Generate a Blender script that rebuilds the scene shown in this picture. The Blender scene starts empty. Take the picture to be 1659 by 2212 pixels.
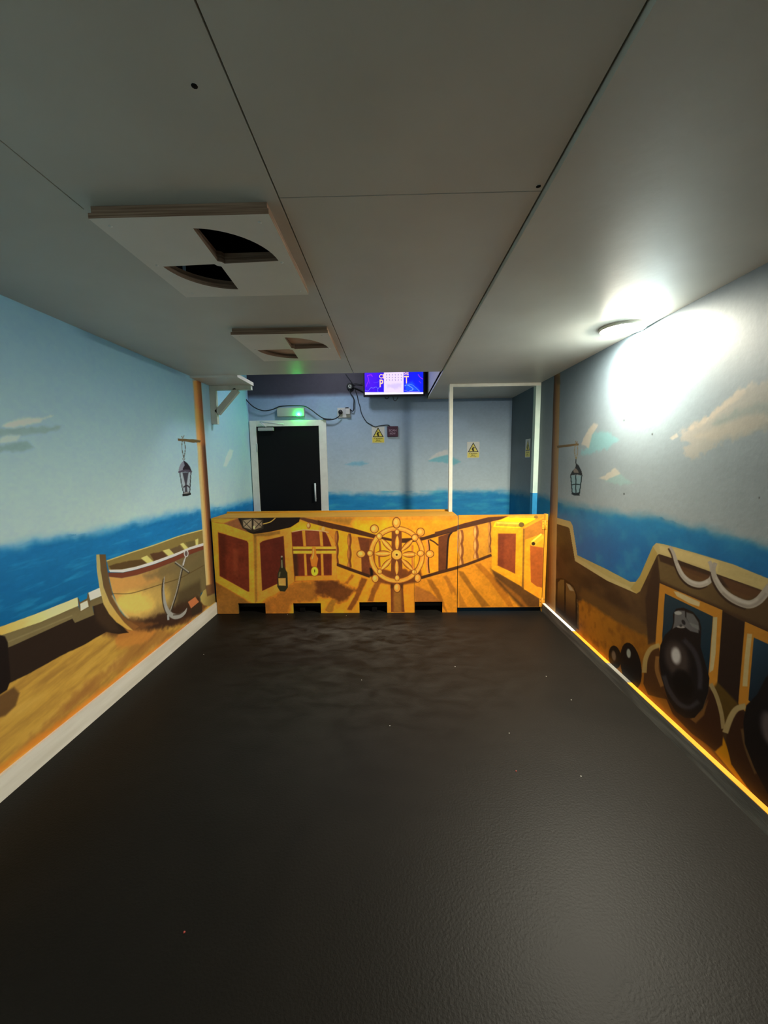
import bpy, bmesh, math, random
import numpy as np
from mathutils import Matrix, Vector

random.seed(7)
W, H = 1659, 2212
# ---------------------------------------------------------------- camera (metres; floor z=0, eye 1.5 m)
F_PX, PITCH, YAW, ROLL = 852.2, 0.125466, 0.0196213, -0.01332
CAM = np.array([0, 0, 1.5])
_cp, _sp, _cy, _sy = math.cos(PITCH), math.sin(PITCH), math.cos(YAW), math.sin(YAW)
FW = np.array([-_sy*_cp, _cy*_cp, -_sp]); _R = np.array([_cy, _sy, 0.0]); _U = np.cross(_R, FW)
RT = math.cos(ROLL)*_R + math.sin(ROLL)*_U; UP = -math.sin(ROLL)*_R + math.cos(ROLL)*_U
# room dimensions
XL, XR, HC, DB, DK, TB = -1.7913, 1.5129, 2.2895, 3.804, 5.0638, 0.9812
YN, ZT = -1.6, 2.95             # near wall behind the viewer, upper ceiling at the back

def at(px, py, ax, val):
    """the point of the plane <ax>=val that is seen at a photo position"""
    d = FW + RT*((px-W/2)/F_PX) - UP*((py-H/2)/F_PX)
    i = 'xyz'.index(ax)
    t = (val-CAM[i])/d[i]
    return CAM + d*t

def K(ox, oy, s, pts):
    return [(ox+x/s, oy+y/s) for x, y in pts]
def L1(p): return K(0, 1080, 3.456, p)
def L2(p): return K(0, 1300, 3.318, p)
def L6(p): return K(0, 620, 3.456, p)
def L7(p): return K(200, 1120, 6.381, p)
def LL(p): return K(360, 930, 14.75, p)
def R3(p): return K(1170, 1080, 3.393, p)
def R4(p): return K(1170, 1300, 3.393, p)
def R5(p): return K(1170, 560, 3.393, p)
def R7(p): return K(1170, 1120, 7.9, p)
def R8(p): return K(1380, 1150, 5.946, p)
def A1(p): return K(380, 780, 4.879, p)
def A2(p): return K(690, 780, 6.144, p)
def A3(p): return K(920, 780, 4.879, p)
def B4(p): return K(430, 1080, 5.721, p)
def B5(p): return K(690, 1080, 5.721, p)
def B6(p): return K(950, 1080, 5.721, p)
def TV(p): return K(770, 790, 10.37, p)
def SK(p): return K(720, 810, 20.11, p)
def SH(p): return K(400, 790, 10.37, p)

def lin(c):
    c = np.asarray(c, float)/255.0
    return np.where(c <= 0.04045, c/12.92, ((c+0.055)/1.055)**2.4)

# ---------------------------------------------------------------- numpy noise
def vnoise(x, y, seed=0):
    xi = np.floor(x).astype(np.int64); yi = np.floor(y).astype(np.int64)
    fx = x-xi; fy = y-yi
    fx = fx*fx*(3-2*fx); fy = fy*fy*(3-2*fy)
    def h(a, b):
        n = (a*374761393 + b*668265263 + seed*144269) & 0x7fffffff
        n = ((n ^ (n >> 13))*1274126177) & 0x7fffffff
        return ((n ^ (n >> 16)) & 0xffff)/65535.0
    return (h(xi, yi)*(1-fx)+h(xi+1, yi)*fx)*(1-fy) + (h(xi, yi+1)*(1-fx)+h(xi+1, yi+1)*fx)*fy
def fbm(x, y, seed=0, o=4):
    t = 0; a = 0.5
    for i in range(o):
        t = t + a*vnoise(x*2**i, y*2**i, seed+i*17); a *= 0.5
    return t/(1-0.5**o)

# ---------------------------------------------------------------- mural painting on a plane
class Paint:
    """paint on a wall plane; u and v are positions on the wall in metres"""
    def __init__(s, ax, val, u, v, base):
        s.ax, s.val, s.u, s.v = ax, val, np.asarray(u), np.asarray(v)
        s.U, s.V = np.meshgrid(s.u, s.v, indexing='ij')
        s.C = np.zeros(s.U.shape+(3,)); s.C[:] = base
    def m(s, p):
        q = at(p[0], p[1], s.ax, s.val)
        return np.array([q[1] if s.ax == 'x' else q[0], q[2]])
    def px(s, c):   # metres per photo pixel near c (vertical)
        return abs(s.m((c[0], c[1]+1))[1]-s.m((c[0], c[1]))[1])
    def poly(s, pts, col, soft=0.8, a=1.0, col2=None, g=None, rough=0.0, rs=30, uv=False, seed=1):
        pts = [tuple(p) for p in pts]
        c = np.mean(pts, axis=0)
        P = np.array(pts if uv else [s.m(p) for p in pts])
        k = 1.0 if uv else s.px(c)
        sf = max(soft*k, 1e-5); rg = rough*k; pad = sf+rg
        i0, i1 = np.searchsorted(s.u, [P[:, 0].min()-pad, P[:, 0].max()+pad])
        j0, j1 = np.searchsorted(s.v, [P[:, 1].min()-pad, P[:, 1].max()+pad])
        if i1 <= i0 or j1 <= j0: return
        X = s.U[i0:i1, j0:j1]; Y = s.V[i0:i1, j0:j1]
        ins = np.zeros(X.shape, bool); d2 = np.full(X.shape, 1e9)
        n = len(P)
        for q in range(n):
            ax_, ay = P[q]; bx, by = P[(q+1) % n]
            ex, ey = bx-ax_, by-ay
            L = ex*ex+ey*ey+1e-12
            t = np.clip(((X-ax_)*ex+(Y-ay)*ey)/L, 0, 1)
            d2 = np.minimum(d2, (X-ax_-t*ex)**2+(Y-ay-t*ey)**2)
            if ay != by:
                cr = ((ay > Y) != (by > Y)) & (X < ex*(Y-ay)/ey+ax_)
                ins ^= cr
        sd = np.where(ins, 1, -1)*np.sqrt(d2)
        if rg: sd = sd + rg*2*(fbm(X*rs, Y*rs, seed)-0.5)
        al = np.clip(0.5+sd/(2*sf), 0, 1); al = al*al*(3-2*al)*a
        cc = np.zeros(X.shape+(3,)); cc[:] = col
        if col2 is not None:
            g0, g1 = (np.array(q) if uv else s.m(q) for q in g)
            dv = g1-g0
            t = np.clip(((X-g0[0])*dv[0]+(Y-g0[1])*dv[1])/(dv@dv), 0, 1)[..., None]
            cc = cc*(1-t)+np.array(col2, float)*t
        s.C[i0:i1, j0:j1] = s.C[i0:i1, j0:j1]*(1-al[..., None])+cc*al[..., None]
    def stroke(s, pts, w, col, soft=0.6, a=1.0, sc=1.0, **kw):
        pts = np.array(pts, float)
        if len(pts) > 2: pts = catmull(pts, 5)
        ww = np.interp(np.linspace(0, 1, len(pts)), np.linspace(0, 1, len(np.atleast_1d(w))), np.atleast_1d(w))/sc
        t = np.gradient(pts, axis=0); t /= np.linalg.norm(t, axis=1)[:, None]+1e-9
        nrm = np.stack([-t[:, 1], t[:, 0]], 1)
        A = pts+nrm*ww[:, None]/2; B = pts-nrm*ww[:, None]/2
        s.poly(list(A)+list(B[::-1]), col, soft, a, **kw)
    def ell(s, c, rx, ry, col, soft=0.6, a=1.0, rot=0, **kw):
        r = math.radians(rot)
        pts = [(c[0]+rx*math.cos(t)*math.cos(r)-ry*math.sin(t)*math.sin(r), c[1]+rx*math.cos(t)*math.sin(r)+ry*math.sin(t)*math.cos(r)) for t in np.linspace(0, 2*math.pi, 25)[:-1]]
        s.poly(pts, col, soft, a, **kw)
    def grain(s, amp, su, sv, seed=3):
        n = fbm(s.U*su, s.V*sv, seed)[..., None]-0.5
        s.C = s.C*(1+amp*n*2)
    def tint(s, col, mask, a):
        al = (mask*a)[..., None]; s.C = s.C*(1-al)+np.array(col, float)*al
    def albedo(s, gain):
        L = lin(np.clip(s.C, 0, 255)); m = L.max(-1, keepdims=True)
        return np.clip(L*np.clip(m/0.3, .02, 1)**.22*np.asarray(gain), 0.001, 0.9)

def catmull(P, n):
    P = np.array(P, float); Q = np.vstack([2*P[0]-P[1], P, 2*P[-1]-P[-2]]); out = []
    for i in range(1, len(Q)-2):
        for t in np.arange(n)/n:
            out.append(0.5*((2*Q[i])+(-Q[i-1]+Q[i+1])*t+(2*Q[i-1]-5*Q[i]+4*Q[i+1]-Q[i+2])*t*t+(-Q[i-1]+3*Q[i]-3*Q[i+1]+Q[i+2])*t**3))
    out.append(P[-1]); return np.array(out)

# ---------------------------------------------------------------- materials
def mat(name, col=(200, 200, 200), rough=0.6, spec=0.4, noise=0.0, nscale=8, col2=None, bump=0.0, bscale=60, metal=0.0, attr=False, em=None, ems=0, gain=1.0, stretch=(1, 1, 1)):
    m = bpy.data.materials.new(name); m.use_nodes = True
    nt = m.node_tree; b = nt.nodes['Principled BSDF']
    b.inputs['Roughness'].default_value = rough; b.inputs['Metallic'].default_value = metal
    b.inputs['Specular IOR Level'].default_value = spec
    c1 = tuple(np.clip(lin(col)*gain, 0, 1))+(1,)
    b.inputs['Base Color'].default_value = c1
    tc = nt.nodes.new('ShaderNodeTexCoord'); mp = nt.nodes.new('ShaderNodeMapping')
    mp.inputs['Scale'].default_value = stretch
    nt.links.new(tc.outputs['Object'], mp.inputs['Vector'])
    if attr:
        a = nt.nodes.new('ShaderNodeAttribute'); a.attribute_name = 'paint'
        nt.links.new(a.outputs['Color'], b.inputs['Base Color'])
    elif noise or col2 is not None:
        n = nt.nodes.new('ShaderNodeTexNoise'); n.inputs['Scale'].default_value = nscale; n.inputs['Detail'].default_value = 6
        nt.links.new(mp.outputs['Vector'], n.inputs['Vector'])
        r = nt.nodes.new('ShaderNodeValToRGB'); r.color_ramp.elements[0].position = 0.35; r.color_ramp.elements[1].position = 0.68
        c2 = tuple(np.clip(lin(col2)*gain, 0, 1))+(1,) if col2 is not None else tuple(min(1, q*(1+noise)) for q in c1[:3])+(1,)
        c0 = c1 if col2 is not None else tuple(q*(1-noise) for q in c1[:3])+(1,)
        r.color_ramp.elements[0].color = c0; r.color_ramp.elements[1].color = c2
        nt.links.new(n.outputs['Fac'], r.inputs['Fac']); nt.links.new(r.outputs['Color'], b.inputs['Base Color'])
    if bump:
        n2 = nt.nodes.new('ShaderNodeTexNoise'); n2.inputs['Scale'].default_value = bscale; n2.inputs['Detail'].default_value = 5
        nt.links.new(mp.outputs['Vector'], n2.inputs['Vector'])
        bp = nt.nodes.new('ShaderNodeBump'); bp.inputs['Strength'].default_value = bump; bp.inputs['Distance'].default_value = 0.004
        nt.links.new(n2.outputs['Fac'], bp.inputs['Height']); nt.links.new(bp.outputs['Normal'], b.inputs['Normal'])
    if em is not None:
        b.inputs['Emission Color'].default_value = tuple(lin(em))+(1,); b.inputs['Emission Strength'].default_value = ems
    return m

CEIL_G = 1.0
M = {
 'mural': mat('mural_paint', attr=True, rough=0.55, spec=0.22, bump=0.09, bscale=50),
 'barrier': mat('barrier_paint', attr=True, rough=0.55, spec=0.3, bump=0.1, bscale=80),
 'ceil': mat('ceiling_paint', (208, 206, 196), 0.42, 0.35, noise=0.04, nscale=3, bump=0.12, bscale=30),
 'ventp': mat('vent_board_paint', (240, 236, 226), 0.5, 0.35, noise=0.03, nscale=5, bump=0.15, bscale=30),
 'gap': mat('dark_gap', (30, 27, 24), 0.9, 0.1, noise=0.1),
 'upper': mat('upper_ceiling_paint', (150, 146, 150), 0.8, 0.2, noise=0.05),
 'white': mat('white_gloss_trim', (216, 214, 202), 0.4, 0.4, noise=0.06, nscale=14, bump=0.1),
 'skirt_shaded': mat('scuffed_shaded_skirting', (92, 90, 84), 0.5, 0.3, col2=(128, 126, 118), nscale=9, bump=0.15, stretch=(1, .4, 4)),  # white board greyed: the shade on the right side is in this colour
 'skirt': mat('white_skirting', (222, 217, 202), 0.5, 0.3, col2=(238, 234, 222), nscale=7, bump=0.1, stretch=(1, .3, 3)),
 'orange': mat('orange_paint', (226, 150, 40), 0.5, 0.3, noise=0.12, nscale=10),
 'capor': mat('orange_top_paint', (196, 140, 42), 0.6, 0.2, col2=(214, 150, 40), nscale=5, stretch=(1, 5, 1)),
 'ply': mat('plywood_edge', (128, 100, 82), 0.8, 0.1, col2=(188, 158, 134), nscale=3, stretch=(1, 1, 60)),
 'plydark': mat('plywood_inside', (205, 180, 160), 0.9, 0.05, noise=0.15),
 'black': mat('black_plastic', (22, 22, 24), 0.4, 0.4, noise=0.05),
 'void': mat('dark_cavity', (18, 16, 16), 0.95, 0.05, noise=0.1),
 'door': mat('black_door_paint', (15, 15, 17), 0.6, 0.15, noise=0.06, nscale=20),
 'frame': mat('door_frame_paint', (228, 228, 220), 0.5, 0.3, noise=0.05, nscale=14),
 'chrome': mat('brushed_steel', (215, 217, 220), 0.25, 0.6, noise=0.05),
 'cable': mat('dark_cable', (34, 38, 44), 0.5, 0.3, noise=0.05),
 'plasw': mat('white_plastic', (190, 190, 188), 0.4, 0.4, noise=0.02),
 'greyp': mat('grey_plastic', (165, 172, 166), 0.5, 0.3, noise=0.05),
 'bolt': mat('blackened_bolt', (90, 66, 25), 0.5, 0.4, noise=0.1),
}
# floor: charcoal vinyl with chalky scuffs
def floor_mat():
    m = bpy.data.materials.new('charcoal_floor'); m.use_nodes = True; nt = m.node_tree; b = nt.nodes['Principled BSDF']
    N = nt.nodes.new; Lk = nt.links.new
    tc = N('ShaderNodeTexCoord')
    def noise(scale, det, dist=0.0, sc=(1, 1, 1)):
        mp = N('ShaderNodeMapping'); mp.inputs['Scale'].default_value = sc; Lk(tc.outputs['Object'], mp.inputs['Vector'])
        n = N('ShaderNodeTexNoise'); n.inputs['Scale'].default_value = scale; n.inputs['Detail'].default_value = det; n.inputs['Distortion'].default_value = dist
        Lk(mp.outputs['Vector'], n.inputs['Vector']); return n
    big = noise(1.6, 8, 1.2); fine = noise(160, 3)
    # scuff patch centred in front of the barrier (worn chalk marks)
    sep = N('ShaderNodeSeparateXYZ'); Lk(tc.outputs['Object'], sep.inputs[0])
    def gauss(cx, cy, rx, ry):
        mx = N('ShaderNodeMath'); mx.operation = 'SUBTRACT'; Lk(sep.outputs['X'], mx.inputs[0]); mx.inputs[1].default_value = cx
        my = N('ShaderNodeMath'); my.operation = 'SUBTRACT'; Lk(sep.outputs['Y'], my.inputs[0]); my.inputs[1].default_value = cy
        dx = N('ShaderNodeMath'); dx.operation = 'DIVIDE'; Lk(mx.outputs[0], dx.inputs[0]); dx.inputs[1].default_value = rx
        dy = N('ShaderNodeMath'); dy.operation = 'DIVIDE'; Lk(my.outputs[0], dy.inputs[0]); dy.inputs[1].default_value = ry
        sx = N('ShaderNodeMath'); sx.operation = 'MULTIPLY'; Lk(dx.outputs[0], sx.inputs[0]); Lk(dx.outputs[0], sx.inputs[1])
        sy = N('ShaderNodeMath'); sy.operation = 'MULTIPLY_ADD'; Lk(dy.outputs[0], sy.inputs[0]); Lk(dy.outputs[0], sy.inputs[1]); Lk(sx.outputs[0], sy.inputs[2])
        ne = N('ShaderNodeMath'); ne.operation = 'MULTIPLY'; Lk(sy.outputs[0], ne.inputs[0]); ne.inputs[1].default_value = -1
        ex = N('ShaderNodeMath'); ex.operation = 'EXPONENT'; Lk(ne.outputs[0], ex.inputs[0]); return ex
    g1 = gauss(-0.45, 3.35, 0.75, 0.3); g2 = gauss(-0.25, 2.75, 0.9, 0.7)
    add = N('ShaderNodeMath'); add.operation = 'MULTIPLY_ADD'; Lk(g2.outputs[0], add.inputs[0]); add.inputs[1].default_value = 0.3; Lk(g1.outputs[0], add.inputs[2])
    sc = noise(7, 15, 0.5, (.8, 1.6, 1))
    rp = N('ShaderNodeValToRGB'); rp.color_ramp.elements[0].position = 0.36; rp.color_ramp.elements[1].position = 0.85; Lk(sc.outputs['Fac'], rp.inputs['Fac'])
    mk = N('ShaderNodeMath'); mk.operation = 'MULTIPLY'; mk.use_clamp = True; Lk(add.outputs[0], mk.inputs[0]); Lk(rp.outputs['Color'], mk.inputs[1])
    c0 = N('ShaderNodeMix'); c0.data_type = 'RGBA'; Lk(big.outputs['Fac'], c0.inputs['Factor'])
    c0.inputs['A'].default_value = tuple(lin((18, 16, 13)))+(1,); c0.inputs['B'].default_value = tuple(lin((30, 27, 23)))+(1,)
    c1 = N('ShaderNodeMix'); c1.data_type = 'RGBA'; Lk(mk.outputs[0], c1.inputs['Factor']); Lk(c0.outputs['Result'], c1.inputs['A'])
    c1.inputs['B'].default_value = tuple(lin((82, 80, 76)))+(1,)
    c2 = N('ShaderNodeMix'); c2.data_type = 'RGBA'; c2.blend_type = 'MULTIPLY'; c2.inputs['Factor'].default_value = 0.5
    r2 = N('ShaderNodeValToRGB'); r2.color_ramp.elements[0].position = 0.3; r2.color_ramp.elements[0].color = (.55, .55, .55, 1); r2.color_ramp.elements[1].position = 0.7
    Lk(fine.outputs['Fac'], r2.inputs['Fac']); Lk(c1.outputs['Result'], c2.inputs['A']); Lk(r2.outputs['Color'], c2.inputs['B'])
    Lk(c2.outputs['Result'], b.inputs['Base Color'])
    b.inputs['Roughness'].default_value = 0.5; b.inputs['Specular IOR Level'].default_value = 0.13
    bp = N('ShaderNodeBump'); bp.inputs['Strength'].default_value = 0.35; bp.inputs['Distance'].default_value = 0.003
    n3 = noise(110, 4); Lk(n3.outputs['Fac'], bp.inputs['Height']); Lk(bp.outputs['Normal'], b.inputs['Normal'])
    return m
M['floor'] = floor_mat()

# ---------------------------------------------------------------- object helpers
COL = bpy.context.scene.collection
def link(name, me, material, parent=None):
    o = bpy.data.objects.new(name, me); COL.objects.link(o)
    for mm in (material if isinstance(material, (list, tuple)) else [material]): me.materials.append(mm)
    if parent is not None:
        o.parent = parent
        if parent.type == 'EMPTY' or True: o.matrix_parent_inverse = PINV(parent)
    return o
def PINV(p):
    # mesh parts already sit at the world origin, only the Empties carry a place
    return Matrix.Translation(p.location).inverted() if p.type == 'EMPTY' else Matrix.Identity(4)
def tag(o, label=None, cat=None, group=None, kind=None):
    if label: o['label'] = label
    if cat: o['category'] = cat
    if group: o['group'] = group
    if kind: o['kind'] = kind
    return o
def thing(name, loc, label, cat, group=None):
    o = bpy.data.objects.new(name, None); COL.objects.link(o); o.location = loc; o.empty_display_size = 0.05
    return tag(o, label, cat, group)
class MB:
    def __init__(s): s.bm = bmesh.new(); s.mi = 0
    def box(s, x0, x1, y0, y1, z0, z1, bev=0.0):
        vs = [s.bm.verts.new((x, y, z)) for x in (x0, x1) for y in (y0, y1) for z in (z0, z1)]
        fs = []
        for q in ((0, 1, 3, 2), (4, 6, 7, 5), (0, 4, 5, 1), (2, 3, 7, 6), (0, 2, 6, 4), (1, 5, 7, 3)):
            f = s.bm.faces.new([vs[i] for i in q]); f.material_index = s.mi; fs.append(f)
        if bev:
            es = list({e for f in fs for e in f.edges})
            bmesh.ops.bevel(s.bm, geom=es, offset=bev, segments=2, affect='EDGES', profile=0.5)
        return s
    def prism(s, pts, n):
        """polygon points (3D) extruded by the vector n"""
        n = Vector(n); a = [s.bm.verts.new(Vector(p)) for p in pts]; b = [s.bm.verts.new(Vector(p)+n) for p in pts]
        s.bm.faces.new(a[::-1]); s.bm.faces.new(b)
        k = len(a)
        for i in range(k): s.bm.faces.new((a[i], a[(i+1) % k], b[(i+1) % k], b[i]))
        return s
    def tube(s, pts, r, n=8, smooth=True, caps=True):
        P = [Vector(p) for p in (catmull(pts, 5) if (smooth and len(pts) > 2) else pts)]
        rr = np.interp(np.linspace(0, 1, len(P)), np.linspace(0, 1, len(np.atleast_1d(r))), np.atleast_1d(r))
        rings = []; prev = None
        for i, p in enumerate(P):
            t = (P[min(i+1, len(P)-1)]-P[max(i-1, 0)]).normalized()
            a = prev-t*prev.dot(t) if prev is not None else t.orthogonal()
            if a.length < 1e-6: a = t.orthogonal()
            a.normalize(); prev = a; b = t.cross(a)
            rings.append([s.bm.verts.new(p+(a*math.cos(2*math.pi*k/n)+b*math.sin(2*math.pi*k/n))*rr[i]) for k in range(n)])
        for A, B in zip(rings, rings[1:]):
            for k in range(n):
                f = s.bm.faces.new((A[k], A[(k+1) % n], B[(k+1) % n], B[k])); f.smooth = True
        if caps: s.bm.faces.new(rings[0][::-1]); s.bm.faces.new(rings[-1])
        return s
    def lathe(s, prof, c, axis, n=32):
        """profile (r, h) turned about an axis through c"""
        ax = Vector(axis).normalized(); a = ax.orthogonal().normalized(); b = ax.cross(a); c = Vector(c); rings = []
        for r, h in prof:
            if r < 1e-6: rings.append([s.bm.verts.new(c+ax*h)])
            else: rings.append([s.bm.verts.new(c+ax*h+(a*math.cos(2*math.pi*k/n)+b*math.sin(2*math.pi*k/n))*r) for k in range(n)])
        for A, B in zip(rings, rings[1:]):
            for k in range(n):
                k2 = (k+1) % n
                if len(A) == 1 and len(B) == 1: continue
                if len(A) == 1: f = s.bm.faces.new((A[0], B[k2], B[k]))
                elif len(B) == 1: f = s.bm.faces.new((A[k], A[k2], B[0]))
                else: f = s.bm.faces.new((A[k], A[k2], B[k2], B[k]))
                f.smooth = True
        return s
    def build(s, name, material, parent=None):
        bmesh.ops.recalc_face_normals(s.bm, faces=s.bm.faces)
        me = bpy.data.meshes.new(name); s.bm.to_mesh(me); s.bm.free()
        return link(name, me, material, parent)
def plate(name, outline, holes, z0, z1, material, parent=None, edge=None):
    """flat horizontal board with holes, as one mesh"""
    cu = bpy.data.curves.new(name, 'CURVE'); cu.dimensions = '2D'; cu.fill_mode = 'BOTH'; cu.extrude = (z1-z0)/2
    for pts in [outline]+holes:
        sp = cu.splines.new('POLY'); sp.points.add(len(pts)-1); sp.use_cyclic_u = True
        for i, (x, y) in enumerate(pts): sp.points[i].co = (x, y, 0, 1)
    o = bpy.data.objects.new('tmp', cu); COL.objects.link(o); bpy.context.view_layer.update()
    me = bpy.data.meshes.new_from_object(o.evaluated_get(bpy.context.evaluated_depsgraph_get()))
    bpy.data.objects.remove(o); bpy.data.curves.remove(cu)
    me.transform(Matrix.Translation((0, 0, (z0+z1)/2)))
    r = link(name, me, [material]+([edge] if edge else []), parent)
    me.update()
    for p in me.polygons:
        p.use_smooth = False
        if edge and abs(p.normal.z) < 0.5: p.material_index = 1
    return r
def text_mesh(name, s, p0, ux, uz, height, material, parent=None, width=None, thick=0.0008, align='CENTER'):
    """lettering lying in the plane of ux, uz with its centre line at p0"""
    cu = bpy.data.curves.new('t', 'FONT'); cu.body = s; cu.align_x = align; cu.extrude = 0; cu.offset = 0.02
    o = bpy.data.objects.new('tmp', cu); COL.objects.link(o); bpy.context.view_layer.update()
    me = bpy.data.meshes.new_from_object(o.evaluated_get(bpy.context.evaluated_depsgraph_get()))
    bpy.data.objects.remove(o)
    co = np.zeros(len(me.vertices)*3); me.vertices.foreach_get('co', co); co = co.reshape(-1, 3)
    h = co[:, 1].max()-co[:, 1].min(); w = co[:, 0].max()-co[:, 0].min()
    sy = height/h; sx = width/w if width else sy
    cx = (co[:, 0].max()+co[:, 0].min())/2; y0 = co[:, 1].min()
    out = np.array(p0)+np.outer((co[:, 0]-cx)*sx, ux)+np.outer((co[:, 1]-y0)*sy, uz)
    me.vertices.foreach_set('co', out.ravel()); me.update(); me.name = name
    return link(name, me, material, parent)
def painted_mesh(name, P, material, gain, to3d, parent=None, keep=None, extra=None, flip=False):
    nu, nv = P.U.shape
    co = to3d(P.U.ravel(), P.V.ravel())
    idx = np.arange(nu*nv).reshape(nu, nv)
    q = np.stack([idx[:-1, :-1], idx[1:, :-1], idx[1:, 1:], idx[:-1, 1:]], -1).reshape(-1, 4)
    if keep is not None:
        uc = (P.U[:-1, :-1]+P.U[1:, 1:])/2; vc = (P.V[:-1, :-1]+P.V[1:, 1:])/2
        q = q[keep(uc, vc).ravel()]
    if flip: q = q[:, ::-1]
    col = P.albedo(gain).reshape(-1, 3)
    if extra is not None:
        eco, eq, ecol = extra
        eq = np.array(eq)+len(co); co = np.vstack([co, eco]); q = np.vstack([q, eq]); col = np.vstack([col, np.tile(ecol, (len(eco), 1))])
    me = bpy.data.meshes.new(name)
    me.vertices.add(len(co)); me.vertices.foreach_set('co', co.astype(np.float32).ravel())
    me.loops.add(q.size); me.loops.foreach_set('vertex_index', q.astype(np.int32).ravel())
    me.polygons.add(len(q)); me.polygons.foreach_set('loop_start', np.arange(0, q.size, 4, dtype=np.int32))
    try: me.polygons.foreach_set('loop_total', np.full(len(q), 4, dtype=np.int32))
    except Exception: pass
    me.update(calc_edges=True); me.validate()
    a = me.color_attributes.new('paint', 'FLOAT_COLOR', 'POINT')
    a.data.foreach_set('color', np.hstack([col, np.ones((len(col), 1))]).astype(np.float32).ravel())
    return link(name, me, material, parent)

def steps(*seg):
    out = [seg[0][0]]
    for a, b, d in seg:
        n = max(1, int(math.ceil((b-a)/d-1e-6))); out += list(a+(b-a)*np.arange(1, n+1)/n)
    return np.array(out)
def wall_steps(X, y0, y1, kk=1.15):
    y = y0; o = [y0]
    while y < y1:
        y += min(0.009, kk*y*y/(F_PX*abs(X))); o.append(min(y, y1))
    return np.array(o)

# ================================================================ LEFT WALL MURAL
zs_wall = steps((0, 0.06, .02), (0.06, 1.30, .0027), (1.30, 1.80, .004), (1.80, HC, .012), (HC, ZT, .06))
u = np.concatenate([steps((YN, 1.6, .06))[:-1], wall_steps(XL, 1.6, 4.05), steps((4.06, DK, .012))])
P = Paint('x', XL, u, zs_wall, (120, 140, 145))
t = np.clip((P.V-1.2)/(HC-1.2), 0, 1)[..., None]
P.C = np.array((141, 160, 164.))*(1-t)+np.array((108, 141, 155.))*t
n = fbm(P.U*1.2, P.V*2, 5); P.tint((126, 145, 158), np.clip(n*2-0.8, 0, 1), .35)
# clouds
for pts, c, sf, al in (([(0, 1060), (250, 1040), (470, 1030), (400, 1085), (100, 1115), (-60, 1110)], (112, 136, 130), 6, .8),
                       ([(20, 1040), (130, 985), (300, 972), (400, 960), (290, 1012), (100, 1047)], (166, 172, 162), 4, .8),
                       ([(-60, 1190), (0, 1170), (200, 1150), (260, 1200), (100, 1235), (-60, 1240)], (108, 134, 128), 6, .8),
                       ([(-60, 1150), (0, 1140), (80, 1105), (150, 1110), (120, 1150), (0, 1172)], (156, 168, 158), 4, .8)):
    P.poly(L6(pts), c, sf, al, rough=7, rs=22)
# sea
hor = L1([(-900, 560), (-300, 410), (0, 345), (200, 312), (400, 265), (700, 228), (950, 168), (1150, 122), (1350, 78), (1500, 62), (1659, 40), (1900, -20)])
sea = hor+[(560, 1300), (470, 1340), (-260, 2100)]
P.poly(sea, (70, 128, 152), 13, .75, rough=9, rs=9)
P.poly([(x, y+9) for x, y in hor]+sea[len(hor):], (14, 92, 136), 12, 1, col2=(0, 74, 112), g=((0, 1190), (0, 1400)), rough=8, rs=12)
nz = fbm(P.U*6, P.V*34, 11); seam = (P.C[..., 2]-P.C[..., 0] > 60)
P.tint((48, 132, 160), np.clip(nz*3-1.75, 0, 1)*seam, .5)
P.tint((0, 70, 118), np.clip((1-nz)*3-1.8, 0, 1)*seam, .4)
# deck
deck = L2([(-900, 700), (-250, 500), (0, 440), (640, 240), (800, 150), (1150, 100), (1400, 0), (1560, -40), (1620, 200), (0, 1500), (-900, 2300)])
P.poly(deck, (158, 116, 38), 2)
n2 = fbm(P.U*3+P.V*8, P.V*26-P.U*4, 21)
mk = np.zeros(P.U.shape); dk = (P.C[..., 0] > 130) & (P.C[..., 2] < 70)
P.tint((118, 78, 30), np.clip(n2*3-1.4, 0, 1)*dk, .55)
P.tint((176, 138, 58), np.clip((1-n2)*3-1.6, 0, 1)*dk, .5)
for q in ([(760, 520), (850, 400), (1000, 250), (1150, 170), (1250, 230), (1180, 300), (950, 430), (830, 520)], [(420, 760), (600, 600), (800, 470), (700, 620), (480, 800)], [(100, 1090), (380, 830), (560, 720), (300, 960)]):
    P.poly(L2(q), (124, 72, 30), 14, .55, rough=10, rs=25)
P.stroke(L2([(-700, 1800), (0, 1205), (560, 780), (1000, 440), (1380, 160)]), 46/3.318, (176, 96, 18), 8, .8, rough=4)
P.poly(L2([(720, 215), (800, 205), (1150, 60), (1400, -20), (1500, 20), (1350, 150), (1150, 190), (1100, 200), (860, 275)]), (92, 54, 26), 7, .85, rough=5)
P.poly(L2([(820, 260), (900, 200), (1050, 175), (1130, 200), (1060, 280), (900, 330), (840, 330)]), (165, 100, 34), 6, .8, rough=5)
# bulwark
P.poly(L1([(-700, 1330), (60, 1070), (540, 870), (700, 840), (690, 740), (770, 720), (850, 880), (960, 990), (880, 1000), (790, 985), (640, 1075), (440, 1170), (230, 1290), (-100, 1450), (-900, 1900)]), (44, 30, 21), 1.5, rough=1)
P.poly(L1([(690, 760), (780, 720), (860, 900), (900, 980), (820, 985), (720, 900)]), (66, 46, 28), 8, .7)
P.poly(L1([(-400, 1160), (0, 1012), (300, 910), (583, 788), (600, 832), (665, 800), (675, 750), (765, 713), (790, 760), (690, 795), (703, 858), (560, 918), (540, 886), (100, 1086), (-400, 1290)]), (108, 92, 54), 1, col2=(92, 76, 44), g=((0, 1380), (0, 1330)))
P.stroke(L1([(60, 1060), (540, 862)]), 10/3.456, (128, 112, 70), 1.5, .6)
P.poly(L1([(-400, 1080), (0, 948), (270, 850), (420, 790), (578, 727), (584, 790), (300, 913), (0, 1014), (-400, 1155)]), (192, 178, 112), .7, col2=(176, 142, 60), g=((110, 1330), (0, 1365)))
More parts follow.
